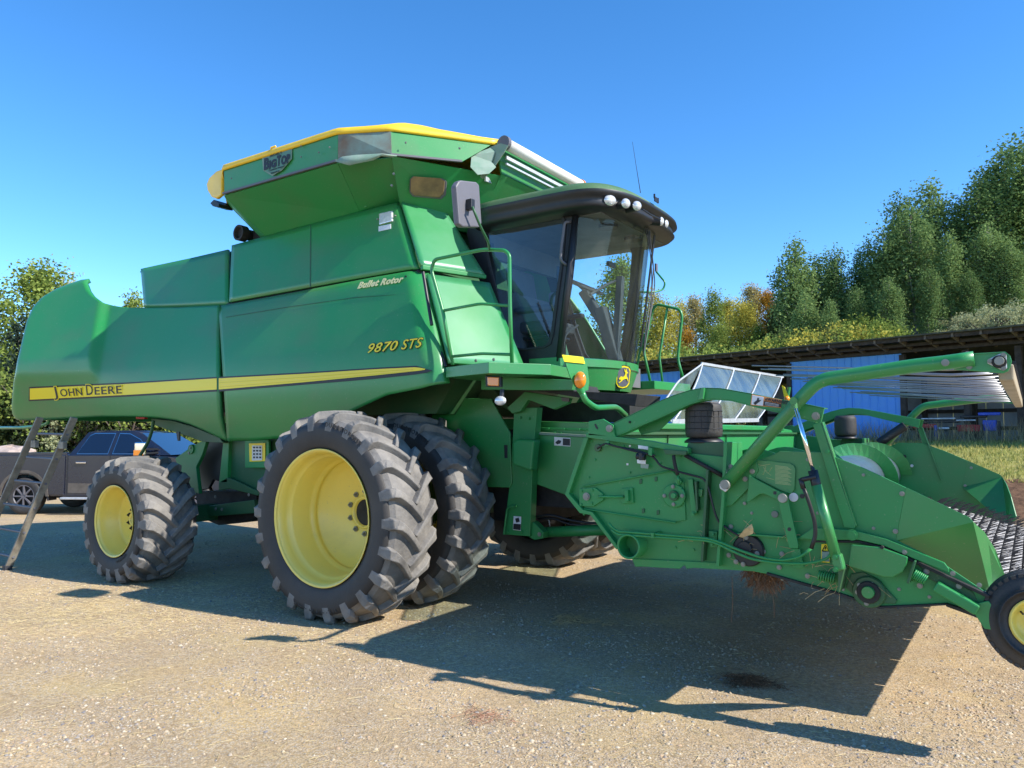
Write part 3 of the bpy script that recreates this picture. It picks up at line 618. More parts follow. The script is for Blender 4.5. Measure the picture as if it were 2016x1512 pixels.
def squash(o, R, sag):                                      # flatten the contact patch a little
    for v in o.data.vertices:
        lim = -(R-sag)
        if v.co.z < lim:
            v.co.z = lim+(v.co.z-lim)*.08
def make_wheel(name, R, w, rb, nl, rimprof, loc, dish, holes, lug_h=.05, lw=.07, phi=.24, sag=.045, rot=0.0, slot=None, text_=None, hub_r=.12):
    W = empty(name, loc, CB); side, tread = tyre_mesh(R, w, rb, nl, lug_h, lw, phi)
    ty = side.build('tyre', M['rubber'], W, smooth=True); tr = tread.build('tread', M['rubbert'], W, bevel=.012)
    if rot:
        for o in (ty, tr): o.data.transform(Matrix.Rotation(rot, 4, 'Y'))
    squash(ty, R, sag); squash(tr, R, sag)
    rim = G().lathe(rimprof, (0, 0, 0), 72).build('rim', M['yellow'], W, smooth=True)
    if text_:
        for s, r, sz, am, fd, sp in text_: ring_text(s, r, 0.0, sz, am, M['rubber'], W, fd, sp)
    n, br, bs = holes; me = None
    for k in range(n):
        a = 2*math.pi*(k+.5)/n; g = None
        if me is None:
            g = G(); g.cyl((0, 0, 0), (0, -.012, 0), bs*1.5, n=12); g.cyl((0, -.010, 0), (0, -.024, 0), bs, n=6); g.cyl((0, -.024, 0), (0, -.036, 0), bs*.55, n=8); o = g.build('wheel_bolt', M['dark'] if name == 'rear_wheel' else M['bolt'], W); me = o.data
        else: o = bpy.data.objects.new('wheel_bolt', me); COL.objects.link(o); o.parent = W
        o.location = (br*math.cos(a), dish, br*math.sin(a))
    g = G(); g.lathe([(dish-.0, hub_r+.03), (dish-.03, hub_r+.025), (dish-.03, hub_r), (dish+.06, hub_r-.01)], (0, 0, 0), 32); g.build('hub_ring', M['yellow'], W, smooth=True)
    g = G(); g.lathe([(dish+.005, hub_r), (dish+.004, .0)], (0, 0, 0), 32); g.build('hub_cap', M['dark'] if dish > .2 else M['greend'], W)
    if slot:
        for sa, sr in slot:
            g = G(); c = Vector((sr*math.cos(sa), dish-.004, sr*math.sin(sa))); t = Vector((math.cos(sa), 0, math.sin(sa))); u = Vector((-math.sin(sa), 0, math.cos(sa)))
            pts = [c+t*(.045+.026*math.cos(q))+u*.026*math.sin(q) for q in np.linspace(-math.pi/2, math.pi/2, 7)]+[c+t*(-.045-.026*math.cos(q))-u*.026*math.sin(q) for q in np.linspace(-math.pi/2, math.pi/2, 7)]
            g.prism(pts, (0, .02, 0)); g.build('hand_hole', M['ink'], W)
    return W
rp = [(.025, .604), (.012, .622), (.016, .626), (.03, .618), (.035, .602), (.05, .590), (.10, .580), (.14, .574), (.155, .556), (.17, .545), (.36, .540), (.385, .528), (.40, .512), (.43, .508), (.44, .515), (.455, .508), (.47, .495), (.50, .47), (.535, .43), (.57, .34), (.59, .26), (.60, .20), (.60, .10)]
FWX, FWZ, FR = -5.363, 0.935, 0.98
rp_in = [(.025, .604), (.012, .622), (.035, .600), (.10, .572), (.145, .548), (.2, .538), (.215, .5), (.22, .10)]
DW = make_wheel('front_wheel', FR, .585, .63, 22, rp, (FWX, 4.765, FWZ), .595, (10, .205, .018), slot=[(math.radians(183), .40), (math.radians(3), .40)], hub_r=.13, lw=.096, lug_h=.052, phi=.27, text_=[('GOODYEAR', .84, .085, math.radians(-92), -1, 1.25), ('DURATORQUE', .83, .06, math.radians(68), 1, 1.15)])
def dupwheel(W, loc, flip=False):
    c = W.copy(); COL.objects.link(c); c.location = loc; c.parent = CB
    for ch in list(W.children):
        d = ch.copy(); COL.objects.link(d); d.parent = c
    if flip: c.rotation_euler = (0, 0, math.pi)
    return c
for nm_, yy in (('front_wheel.001', 5.66),): w_ = dupwheel(DW, (FWX, yy, FWZ)); [setattr(c_, 'location', (0, .07, 0)) for c_ in w_.children if c_.name.startswith('rim')]
for yy in (2*YC-4.765, 2*YC-5.66): dupwheel(DW, (FWX, yy, FWZ), True)
rr = [(.025, .388), (.012, .405), (.016, .41), (.03, .40), (.035, .385), (.07, .375), (.16, .368), (.18, .35), (.26, .345), (.275, .33), (.28, .32), (.29, .2), (.27, .15), (.27, .05)]
RW = make_wheel('rear_wheel', .735, .66, .415, 19, rr, (-8.69, 4.68, .70), .272, (8, .115, .017), lug_h=.058, lw=.12, phi=.40, sag=.035, hub_r=.055, text_=[('GOODYEAR', .47, .035, math.radians(-62), -1, 1.15), ('FIRESTONE', .60, .06, math.radians(165), 1, 1.1)])
bpy.data.objects.remove([o for o in RW.children if o.name.startswith('raised_lettering')][-1])
dupwheel(RW, (-8.69, 2*YC-4.68, .70), True)
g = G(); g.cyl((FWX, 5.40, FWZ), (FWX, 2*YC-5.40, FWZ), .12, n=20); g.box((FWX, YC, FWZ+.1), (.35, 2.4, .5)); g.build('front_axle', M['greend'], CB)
g = G(); g.cyl((FWX, 8.20, FWZ), (FWX, 8.46, FWZ), .50, .58, n=24); g.build('final_drive_housing', M['dark'], CB)
g = G(); g.bar((-8.69, 5.1, .70), (-8.69, 2*YC-5.1, .70), .16, .2); g.build('rear_axle', M['greend'], CB)
# ================================================================== underside seen between the wheels
def side_slab(nm, px, Y, th, m, bev=.006): return plate(nm, px, Y, th, M[m], CB, bev)
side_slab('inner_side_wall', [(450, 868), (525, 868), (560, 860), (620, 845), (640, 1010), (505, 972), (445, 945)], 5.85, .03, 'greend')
side_slab('service_panel', [(482, 866), (529, 866), (529, 921), (482, 921)], 5.78, .03, 'green2')
side_slab('decal_plate', [(490, 873), (522, 872), (522, 908), (491, 909)], 5.77, .004, 'decal')
side_slab('warning_decal', [(496, 877), (516, 877), (516, 906), (496, 907)], 5.765, .003, 'label')
g = G()
for k in range(4):
    for j in range(3): g.box(P(500+6*j, 881+6.5*k, Y=5.76), (.03, .003, .02))
g.build('decal_print', M['ink'], CB)
side_slab('frame_leg', [(440, 862), (451, 862), (447, 950), (431, 950)], 5.80, .06, 'green2')
side_slab('black_guard', [(408, 868), (440, 870), (436, 950), (420, 944), (410, 962), (391, 966), (386, 920), (396, 890)], 5.95, .04, 'black')
side_slab('axle_support', [(376, 880), (408, 862), (398, 895), (386, 920), (392, 972), (376, 968), (352, 930), (345, 902)], 5.78, .05, 'green2')
side_slab('underframe_rail', [(298, 824), (340, 828), (380, 840), (432, 862), (440, 872), (400, 870), (360, 856), (300, 836)], 5.72, .25, 'greend')
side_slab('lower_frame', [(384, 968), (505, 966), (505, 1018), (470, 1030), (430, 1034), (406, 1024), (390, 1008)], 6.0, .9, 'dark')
side_slab('axle_beam', [(407, 996), (500, 984), (503, 1010), (408, 1017)], 5.85, .12, 'greend')
side_slab('frame_brace', [(448, 940), (460, 944), (510, 968), (508, 976), (452, 962), (430, 966), (430, 950)], 5.8, .05, 'greend')
bolts([(375, 882), (372, 892), (424, 978), (490, 974), (425, 1002), (437, 1003)], 5.76, .018, CB)
g = G(); g.lathe([(0, 0), (0, .055), (.04, .06)], P(375, 884, Y=5.76), 20); g.build('pivot_boss', M['green2'], CB)
g = G(); g.tube([P(302, 828, Y=5.6), P(300, 845, Y=5.6), P(292, 870, Y=5.6), P(275, 898, Y=5.6)], .022, fillet=.1); g.build('drain_hose', M['greend'], CB)
side_slab('hanging_bracket', [(346, 850), (353, 850), (353, 868), (349, 868)], 5.6, .02, 'black')
side_slab('hose_clamp', [(267, 820), (284, 821), (284, 825), (267, 825)], 5.5, .05, 'red')
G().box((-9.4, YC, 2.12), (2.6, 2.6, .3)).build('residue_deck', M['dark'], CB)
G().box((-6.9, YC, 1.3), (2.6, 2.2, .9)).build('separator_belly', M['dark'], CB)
# rear rail at far left
g = G(); g.tube([P(-40, 842, Y=5.3), P(45, 842, Y=5.3), P(80, 838, Y=5.3), P(96, 832, Y=5.3), P(98, 818, Y=5.3)], .024, fillet=.15); g.build('rear_handrail', M['green'], CB, smooth=True)
# ================================================================== cab
CY0 = 6.5; CB_cab = CB
cabp = lambda px, py, dy=0: P(px, py, Y=CY0+dy)
def cab_part(g, nm, m, **k): return g.build(nm, M[m], CB, **k)
# near side frame: outer outline and window outline joined as a ring
outer = [(915, 447), (950, 438), (1040, 425), (1134, 411), (1131, 470), (1121, 560), (1108, 640), (1094, 714), (1040, 716), (985, 712), (960, 610), (935, 520)]
inner = [(948, 454), (965, 448), (1040, 434), (1104, 421), (1113, 428), (1112, 450), (1106, 520), (1094, 610), (1086, 672), (1078, 684), (1020, 690), (1006, 684), (985, 620), (960, 510)]
def ring_frame(nm, outer, inner, Y, th, m):
    n = 64; O = resample(outer+[outer[0]], n+1)[:-1]; c = np.array(inner).mean(0); I = resample(inner+[inner[0]], n+1)[:-1]
    # match by angle
    def ang(a): return np.arctan2(a[:, 1]-c[1], a[:, 0]-c[0])
    An = np.linspace(-np.pi, np.pi, n+1)[:-1]
    def byang(pl):
        pl = np.array(resample(pl+[pl[0]], 400)); a = ang(pl); i = np.argsort(a); a = a[i]; pl = pl[i]
        return np.c_[np.interp(An, a, pl[:, 0], period=2*np.pi), np.interp(An, a, pl[:, 1], period=2*np.pi)]
    O = byang(outer); I = byang(inner)
    v = [P(*q, Y=Y) for q in O]+[P(*q, Y=Y) for q in I]+[P(*q, Y=Y)+Vector((0, th, 0)) for q in O]+[P(*q, Y=Y)+Vector((0, th, 0)) for q in I]
    f = []
    for k in range(n):
        j = (k+1) % n; f += [(k, j, n+j, n+k), (2*n+k, 3*n+k, 3*n+j, 2*n+j), (k, 2*n+k, 2*n+j, j), (n+k, n+j, 3*n+j, 3*n+k)]
    return obj(nm, v, f, m, CB)
o1 = ring_frame('door_frame', outer, inner, CY0, .06, M['black']); mirrored(o1, CB)
o2 = ring_frame('window_seal', [(x+(-1.5 if x < 1040 else 1.5), y) for x, y in inner], [(x+(3.5 if x < 1040 else -3.5), y+(3.2 if y < 560 else -3.2)) for x, y in inner], CY0-.012, .02, M['blackm']); mirrored(o2, CB)
gl = obj('door_window', [P(*q, Y=CY0+.03) for q in inner], [tuple(range(len(inner)))], M['sideglass'], CB); 
gl2 = obj('door_window', [my(P(*q, Y=CY0+.03)) for q in inner], [tuple(range(len(inner)))], M['cabglass'], CB)
# door handle bar
g = G(); g.tube([P(1124, 437, Y=CY0), P(1112, 437, Y=CY0-.05), P(1106, 480, Y=CY0-.06), P(1103, 512, Y=CY0-.06), P(1115, 522, Y=CY0)], .014, fillet=.05); g.build('grab_handle', M['grey'], CB, smooth=True)
# curved windscreen
wt = P(1134, 419, Y=CY0+.02); wb = P(1101, 706, Y=CY0+.02)
def wsp(u, t, dx=0):       # u in -1..1 across, t 0 top..1 bottom
    p = wt*(1-t)+wb*t; hw = YC-p.y; return Vector((p.x+.36*(1-abs(u)**2.2)+dx, YC+hw*u, p.z))
v = []; f = []; nu, nv = 33, 7
for i in range(nu):
    for j in range(nv): v.append(wsp(-1+2*i/(nu-1), j/(nv-1)))
for i in range(nu-1):
    for j in range(nv-1): f.append((i*nv+j, i*nv+j+1, (i+1)*nv+j+1, (i+1)*nv+j))
obj('windscreen', v, f, M['cabglass'], CB, smooth=True)
for sgn in (-1, 1):
    g = G(); g.tube([wsp(sgn, t, .0) for t in (0, .5, 1.02)], .035, n=8); g.build('front_pillar', M['black'], CB, smooth=True)
g = G(); g.tube([wsp(u, -.02) for u in np.linspace(-1, 1, 25)], .03, n=8); g.build('windscreen_header', M['black'], CB, smooth=True)
# green cab base under the glass
def base_ring(t, dx, dz, grow=0): return [wsp(u, 1, dx)+Vector((0, (u)*grow, dz)) for u in np.linspace(-1, 1, 33)]
r0 = base_ring(1, .03, .0, .03); r1 = base_ring(1, .03, -.075, .03); r2 = base_ring(1, .015, -.085, .015); r3 = base_ring(1, -.05, -.30, -.05)
back = lambda r: [Vector((-4.2, r[0].y, r[0].z))]+r+[Vector((-4.2, r[-1].y, r[-1].z))]
g = G()
rows = [back(r) for r in ([p+Vector((-.05, 0, .012)) for p in r0], r0, r1, r2, r3)]; n = len(rows[0]); 
g.add([p for r in rows for p in r], [(i*n+k, i*n+k+1, (i+1)*n+k+1, (i+1)*n+k) for i in range(4) for k in range(n-1)])
g.build('cab_base', M['green'], CB, smooth=False, solid=.02)
G().box((-4.45, YC, 2.33), (1.5, 1.55, .22)).build('cab_floor', M['interior'], CB)
# logo badge
def badge():
    c = P(1225, 743.5, X=wsp(.8, 1).x+.0); 
    p0 = wsp(.12, 1, .012); 
    # place by intersecting the base front
    best = min(np.linspace(-.9, .9, 181), key=lambda u: abs(proj(wsp(u, 1, .0)+Vector((0, 0, -.19)))[0]-1225)); 
    c = wsp(best, 1, -.012)+Vector((0, 0, -.16)); tan = (wsp(best+.05, 1)-wsp(best-.05, 1)).normalized(); nrm = Vector((.80, -.60, 0)); tan = Vector((.60, .80, 0)); c = c+nrm*.03; upv = Vector((.18*nrm.x*1.0, .18*nrm.y, 1)).normalized()
    def pt(x, y, l): return c+tan*x+upv*y+nrm*l
    def shield(s): return [(-.078*s, .07*s), (-.06*s, .105*s), (0, .118*s), (.06*s, .105*s), (.078*s, .07*s), (.075*s, -.07*s), (.05*s, -.105*s), (0, -.118*s), (-.05*s, -.105*s), (-.075*s, -.07*s)]
    for s, l, m in ((1.08, .012, 'ink'), (1.0, .016, 'decal'), (.86, .02, 'grey')):
        G().prism([pt(x, y, l) for x, y in shield(s)], -nrm*.012).build('badge_layer', M[m], CB)
    deer = [(-.05, -.015), (-.03, .005), (-.005, .0), (.012, .02), (.016, .045), (.005, .06), (.0, .085), (.008, .08), (.012, .065), (.02, .07), (.02, .09), (.028, .075), (.03, .058), (.045, .045), (.042, .038), (.03, .038), (.03, .01), (.045, -.01), (.052, -.04), (.046, -.042), (.038, -.02), (.018, -.02), (-.005, -.03), (-.02, -.045), (-.045, -.065), (-.05, -.06), (-.03, -.04), (-.03, -.025), (-.045, -.03)]
    G().prism([pt(x*1.05, y, .026) for x, y in deer], -nrm*.006).build('leaping_deer', M['decal'], CB)
badge()
# roof: stacked rings
def rring(xr, xf, w, bulge, z, zf=0, n=24, pw=3.1):
    pts = [Vector((xr, YC-w*.97, z))]+[Vector((xr+(xf-xr)*t, YC-w, z+zf*t)) for t in (.25, .5, .75)]
    for k in range(n+1):
        a = -math.pi/2+math.pi*k/n; ca = abs(math.cos(a))**(2/pw); sa = math.copysign(abs(math.sin(a))**(2/pw), a)
        pts.append(Vector((xf+bulge*ca, YC+w*sa, z+zf+.0)))
    pts += [Vector((xr+(xf-xr)*t, YC+w, z+zf*t)) for t in (.75, .5, .25)]+[Vector((xr, YC+w*.97, z))]
    return pts
def loft(rings, nm, m, cap_top=False, cap_bot=False, smooth=True):
    n = len(rings[0]); v = [p for r in rings for p in r]; f = [(i*n+k, i*n+(k+1) % n, (i+1)*n+(k+1) % n, (i+1)*n+k) for i in range(len(rings)-1) for k in range(n)]
    if cap_bot: f.append(tuple(range(n)))
    if cap_top: f.append(tuple(range((len(rings)-1)*n, len(rings)*n)))
    return obj(nm, v, f, m, CB, smooth=smooth)
ROOFX, RB = -3.80, .67
loft([rring(-4.80, ROOFX, .92, RB-.22, 3.86), rring(-4.80, ROOFX, .985, RB-.06, 3.875), rring(-4.80, ROOFX, 1.0, RB-.02, 3.90), rring(-4.80, ROOFX, 1.0, RB-.045, 3.94), rring(-4.80, ROOFX, 1.005, RB-.045, 3.985), rring(-4.80, ROOFX, 1.02, RB+.01, 4.0), rring(-4.80, ROOFX, 1.02, RB, 4.045)], 'roof_skirt', M['black'], cap_bot=True)
loft([rring(-4.81, ROOFX, 1.015, RB-.015, 4.045), rring(-4.81, ROOFX, 1.00, RB-.04, 4.085), rring(-4.80, ROOFX, .94, RB-.10, 4.13), rring(-4.7, ROOFX, .72, RB-.3, 4.16)], 'cab_roof', M['roofg'], cap_top=True)
# lamps on the roof front, fitted against the skirt
def lamp(px, py, x, r, asp=1.0, lensm='lens'):
    c = P(px, py, X=x); d = Vector((.80, -.55*(1 if c.y < YC else -.5), -.08)).normalized()
    g = G(); g.cyl(c-d*.2, c-d*.01, r*.8, r*1.06, n=20); g.build('lamp_housing', M['black'], CB, smooth=False)
    side = d.cross(Vector((0, 0, 1))).normalized(); u = side.cross(d)
    v = [c+d*.025]; n = 20
    for rr, dd in ((.55, .018), (.9, .004), (1.0, -.01)):
        v += [c+side*(r*rr*asp*math.cos(2*math.pi*k/n))+u*(r*rr*math.sin(2*math.pi*k/n))+d*dd for k in range(n)]
    f = [(0, 1+k, 1+(k+1) % n) for k in range(n)]+[(1+i*n+k, 1+i*n+(k+1) % n, 1+(i+1)*n+(k+1) % n, 1+(i+1)*n+k) for i in range(2) for k in range(n)]
    obj('roof_lamp', v, f, M[lensm], CB, smooth=True)
for a in ((1202, 394, -3.27, .052, 1.25), (1233, 400, -3.13, .047, 1.0), (1255, 405, -3.06, .047, 1.0), (1303, 436, -3.10, .047, 1.0), (1312, 441, -3.16, .05, 1.0)): lamp(*a)
G().tube([P(1265, 412, X=-3.0), P(1280, 422, X=-2.99), P(1300, 432, X=-3.0)], .008).build('roof_rail', M['black'], CB)
g = G(); q = P(1292, 398, X=-3.12); g.bar(q, q+Vector((0, 0, .05)), .01, .09, (0, 1, 0)); g.bar(q+Vector((0, -.045, .03)), q+Vector((0, -.045, .075)), .015, .015, (0, 1, 0)); g.bar(q+Vector((0, .045, 0)), q+Vector((0, .045, .055)), .015, .015, (0, 1, 0)); g.build('receiver_bracket', M['black'], CB)
G().tube([P(1261, 380, X=-3.6), P(1253, 330, X=-3.6), P(1245, 279, X=-3.6)], [.005, .003, .002], n=6).build('radio_antenna', M['black'], CB)
# wiper and washer hoses
for k, pts in enumerate((((1270, 447), (1281, 500), (1284, 560), (1272, 640), (1267, 700)), ((1274, 450), (1287, 520), (1282, 600), (1269, 690)), ((1278, 452), (1290, 560), (1276, 650)))):
    G().tube([P(a, b, X=-3.28+.0*k) for a, b in pts], .006, n=6, fillet=.1).build('wiper_hose', M['black'], CB)
g = G(); g.bar(wsp(.45, .02, .05), wsp(.62, .85, .04), .02, .012); g.build('wiper_arm', M['black'], CB)
# interior
def seat():
    S = empty('driver_seat', (0, 0, 0), CB)
    b = Vector((-4.50, YC, 2.78)); G().box(b+Vector((0, 0, .10)), (.50, .52, .13)).build('cushion', M['seat'], S, bevel=.05)
    g = G(); g.bar(b+Vector((-.24, 0, .12)), b+Vector((-.36, 0, .80)), .50, .11, (1, 0, 0)); g.build('backrest', M['seat'], S, bevel=.05)
    G().box(b+Vector((-.38, 0, .90)), (.09, .28, .18)).build('headrest', M['seat'], S, bevel=.04)
    g = G(); g.box(b+Vector((.0, 0, -.1)), (.3, .3, .3)); g.box(b+Vector((0, 0, -.02)), (.42, .4, .04)); g.build('suspension', M['black'], S, bevel=.02)
    g = G(); g.box(b+Vector((.12, -.34, .27)), (.55, .14, .06)); g.box(b+Vector((.30, -.34, .36)), (.08, .07, .14)); g.build('armrest_console', M['interior'], S, bevel=.02)
    g = G(); g.box(b+Vector((.1, .34, .27)), (.4, .09, .05)); g.build('armrest', M['seat'], S, bevel=.02)
seat()
sc_ = Vector((-3.98, YC-.02, 3.30)); tl = Vector((.45, 0, .9)).normalized()
def ringt(c, nrm, r, rt, n=28):
    a = nrm.cross(Vector((0, 1, 0))).normalized(); b = Vector((0, 1, 0)); g = G(); pts = [c+a*r*math.cos(2*math.pi*k/n)+b*r*math.sin(2*math.pi*k/n) for k in range(n+1)]; g.tube(pts, rt, n=8); return g, a, b
g, a_, b_2 = ringt(sc_, tl, .20, .018)
for an in (.5, 2.6, 4.7): g.tube([sc_-tl*.04, sc_+a_*.19*math.cos(an)+b_2*.19*math.sin(an)], .012, n=6)
g.build('steering_wheel', M['interior'], CB, smooth=True)
g = G(); g.bar(sc_-tl*.05, Vector((-3.78, YC, 2.9)), .12, .10); g.bar(Vector((-3.80, YC, 3.05)), Vector((-3.62, YC, 2.45)), .14, .12); g.build('steering_column', M['interior'], CB, bevel=.015)
g = G(); g.bar(P(1222, 545, X=-3.62), P(1212, 700, X=-3.62), .07, .07); g.tube([P(1162, 580, X=-3.7), P(1195, 560, X=-3.7), P(1222, 548, X=-3.65)], .015); g.build('corner_post_display', M['interior'], CB, bevel=.01)
g = G(); g.box(P(1203, 521, X=-3.7), (.03, .16, .05)); g.build('sun_visor_clip', M['black'], CB)
G().box((-4.78, YC, 3.75), (.06, 1.52, .30)).build('rear_wall_top', M['interior'], CB)
G().box((-4.72, YC, 2.75), (.08, 1.52, 1.0)).build('rear_wall', M['interior'], CB)
G().box((-4.1, YC, 3.87), (1.4, 1.5, .03)).build('headliner', M['interior'], CB)
for dy in (-.3, .3): G().cyl((-3.55, YC+dy, 3.82), (-3.55, YC+dy, 3.86), .10, n=20).build('speaker_grille', M['black'], CB)
for s_ in (-1, 1): G().bar((-4.70, YC+s_*.71, 2.45), (-4.80, YC+s_*.71, 3.9), .08, .09, (0, 1, 0)).build('rear_pillar', M['black'], CB)
g = G()
for k in range(2): g.tube([Vector((-4.15+.05*k, YC-.35, 2.45)), Vector((-4.1+.05*k, YC-.33, 2.75)), Vector((-4.0+.06*k, YC-.25, 2.85))], .012, n=6, fillet=.05)
g.build('control_levers', M['interior'], CB)
# platform and rails
dz = 2.30; a = P(878, 723, Z=dz); b = P(962, 713, Z=dz); c = P(1084, 717, Z=dz)
def deckat(pts, z0, z1, nm, m='green'): return G().prism([Vector((p.x, p.y, z0)) for p in pts], (0, 0, z1-z0)).build(nm, M[m], CB, bevel=.004)
o = deckat([a, b, c, Vector((c.x-.1, 6.5, 0)), Vector((a.x, 6.5, 0))], dz-.095, dz, 'platform'); mirrored(o, CB)
bolts([(881, 729), (890, 728), (881, 737), (890, 736)], a.y+.03, .008, CB)
bolts([(896, 712), (937, 710), (972, 708)], 5.6, .014, CB)
def rail(y, nm='handrail'):
    g = G(); P_ = lambda px, py: P(px, py, Y=5.45)
    g.tube([P_(891, 718), P_(872, 612), P_(849, 531), P_(855, 511), P_(952, 491), P_(994, 493), P_(1003, 502), P_(1004, 600), P_(1008, 716)], .017, fillet=.07)
    g.tube([P_(872, 612), P_(945, 598), P_(1004, 602)], .014, fillet=.05); g.tube([P_(889, 702), P_(949, 696), P_(1007, 698)], .014, fillet=.04)
    o = g.build(nm, M['green'], CB, smooth=True); return o
h = rail(0); 
g = G(); Q = lambda px, py: P(px, py, Y=9.15)
g.tube([Q(1282, 759), Q(1267, 691), Q(1284, 612), Q(1293, 599), Q(1338, 609), Q(1343, 622), Q(1334, 707), Q(1345, 745)], .018, fillet=.08); g.tube([Q(1314, 604), Q(1298, 703), Q(1305, 758)], .015, fillet=.05)
g.tube([Q(1252, 740), Q(1258, 700), Q(1284, 612)], .015, fillet=.05); g.build('handrail', M['green'], CB, smooth=True)
g = G(); g.tube([P(1292, 535, Y=8.9), P(1310, 556, Y=8.9), P(1306, 570, Y=8.9), P(1290, 575, Y=8.8), P(1258, 575, Y=8.6)], .012, fillet=.06); g.build('mirror_arm', M['green'], CB, smooth=True)
g = G(); g.box(P(1292, 527, Y=8.9), (.02, .05, .10)); g.build('mirror_mount', M['grey'], CB)
# big mirror
MX = -3.85; mo = [(903, 357), (908, 354.5), (938, 358), (944, 364), (949, 440), (944, 447.5), (912, 446.5), (904, 441), (898, 366)]
G().prism([P(x, y, X=MX) for x, y in mo], (-.06, 0, 0)).build('mirror_shell', M['grey'], CB, bevel=.012)
G().prism([P(x, y, X=MX-.062) for x, y in [(905, 362), (940, 366), (944, 441), (908, 440)]], (-.004, 0, 0)).build('mirror_glass', M['chrome'], CB)
g = G(); g.box(P(926, 403, X=MX+.03), (.06, .05, .09)); g.build('mirror_clamp', M['black'], CB, bevel=.005)
g = G(); g.tube([P(930, 407, X=MX+.07), P(945, 445, X=MX+.07), P(961, 475, X=MX+.05), P(963, 492, Y=5.45)], .011, fillet=.1); g.build('mirror_arm', M['greend'], CB, smooth=True)
# under the platform
def pl(nm, px, Y, th, m, bev=.005): return plate(nm, px, Y, th, M[m], CB, bev)
pl('platform_beam', [(947, 740), (1130, 748), (1126, 768), (1050, 768), (947, 767)], 5.75, .06, 'green2')
pl('front_crossmember', [(1058, 748), (1125, 757), (1130, 770), (1255, 776), (1250, 800), (1058, 770)], 6.0, .5, 'dark')
pl('side_marker_housing', [(955, 739), (985, 741), (985, 762), (956, 761)], 5.35, .04, 'black')
pl('side_marker', [(959, 742), (981, 743), (981, 760), (960, 759)], 5.34, .02, 'amber')
c = P(985, 789, Y=5.4); g = G(); g.sphere(c, .052, (1.15, .6, .8), 16); g.build('work_lamp', M['lens'], CB, smooth=True); g = G(); g.cyl(c+Vector((0, .02, .03)), c+Vector((0, .03, .10)), .02); g.build('lamp_mount', M['black'], CB)
pl('tyre_shield', [(850, 783), (966, 785), (1004, 852), (1007.6, 952), (1003, 960), (930, 958), (850, 960)], 6.3, .02, 'green')
pl('shield_slot', [(992, 876), (999, 876), (999, 902), (993, 902)], 6.296, .003, 'ink')
pl('feeder_frame_post', [(1012, 804), (1058, 802), (1049, 900), (1043, 1056), (991, 1052), (1006, 930)], 6.32, .10, 'green2')
pl('frame_bracket', [(998, 803), (1033, 771), (1122, 784), (1118, 794), (1090, 806), (1040, 787), (1024, 810), (1008, 814)], 6.25, .06, 'green2')
pl('limit_stop', [(1104, 782), (1120, 783), (1121, 791), (1106, 790)], 6.24, .02, 'grey')
o = pl('valve_cover', [(1008, 870), (1018, 864), (1052, 866), (1048, 900), (1046, 927), (1036, 925), (1009, 915)], 6.18, .12, 'green2', .02)
pl('feeder_house_side', [(1058, 856), (1160, 861), (1160, 990), (1115, 975), (1047, 950)], 6.42, .03, 'green')
pl('feeder_house_lip', [(1056, 851), (1158, 857), (1158, 861), (1058, 856)], 6.40, .4, 'cream')
pl('feeder_house_top', [(1062, 829), (1160, 832), (1160, 858), (1058, 851)], 6.55, 1.4, 'green')
pl('feeder_top_bar', [(1060, 841), (1160, 844), (1160, 848), (1060, 846)], 6.53, .02, 'green2')
bolts([(1080, 843.5), (1110, 844.5), (1140, 845.5), (1092, 852), (1104, 853)], 6.5, .012, CB, M['green2'])
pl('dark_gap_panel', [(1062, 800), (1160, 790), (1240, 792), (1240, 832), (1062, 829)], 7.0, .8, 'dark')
pl('warning_sticker', [(1091, 860), (1123, 862), (1123, 879), (1091, 877)], 6.415, .003, 'label')
pl('sticker_print', [(1108, 863), (1122, 864), (1122, 877.5), (1108, 876.5)], 6.411, .002, 'ink')
pl('sticker_pictogram', [(1093, 871), (1099, 866), (1105, 868), (1103, 873), (1097, 875)], 6.411, .002, 'ink')
pl('warning_sticker', [(1011, 1016), (1026, 1017), (1025, 1045), (1009.5, 1043)], 6.31, .004, 'label')
pl('sticker_print', [(1011, 1031), (1025, 1032), (1024.5, 1044), (1010, 1042)], 6.304, .003, 'ink')
pl('sticker_pictogram', [(1014, 1021), (1021, 1019), (1023, 1027), (1016, 1029)], 6.304, .003, 'ink')
bolts([(1024, 822), (1041, 824), (1019, 893), (1000, 1047), (1027, 1047)], 6.31, .014, CB, M['green2'])
pl('drop_panel', [(882, 742), (950, 742), (1000, 800), (1062, 805), (1062, 830), (1010, 812), (960, 790), (882, 790)], 6.5, .02, 'greend')
G().box((-3.9, YC, 1.12), (2.0, 1.5, .3)).build('feeder_chain_floor', M['dark'], CB)
G().box((-4.4, YC, 1.2), (.5, 1.6, .8)).build('feeder_opening', M['dark'], CB)
G().box((-3.6, YC, 1.45), (1.7, 1.66, .42)).build('feeder_house', M['green2'], CB)
g = G(); g.cyl(P(1066, 1048, Y=6.5), P(1215, 1042, Y=6.5), .052, n=18); g.build('lift_cylinder', M['green2'], CB, smooth=True)
pl('cylinder_bracket', [(1042, 1024), (1050, 1028), (1070, 1048), (1068, 1060), (1052, 1063), (1042, 1058)], 6.36, .1, 'green2')
bolts([(1062, 1052)], 6.35, .02, CB)
for k, pts in enumerate((((1056, 1017), (1085, 1013), (1120, 1024), (1160, 1030), (1190, 1030)), ((1060, 1022), (1090, 1020), (1118, 1032), (1165, 1036)), ((1075, 1020), (1081, 1024), (1083, 1040)))):
    G().tube([P(x, y, Y=6.4+.1*k) for x, y in pts], .012 if k < 2 else .006, n=8, fillet=.08).build('hydraulic_hose', M['black'] if k < 2 else M['galv'], CB, smooth=True)
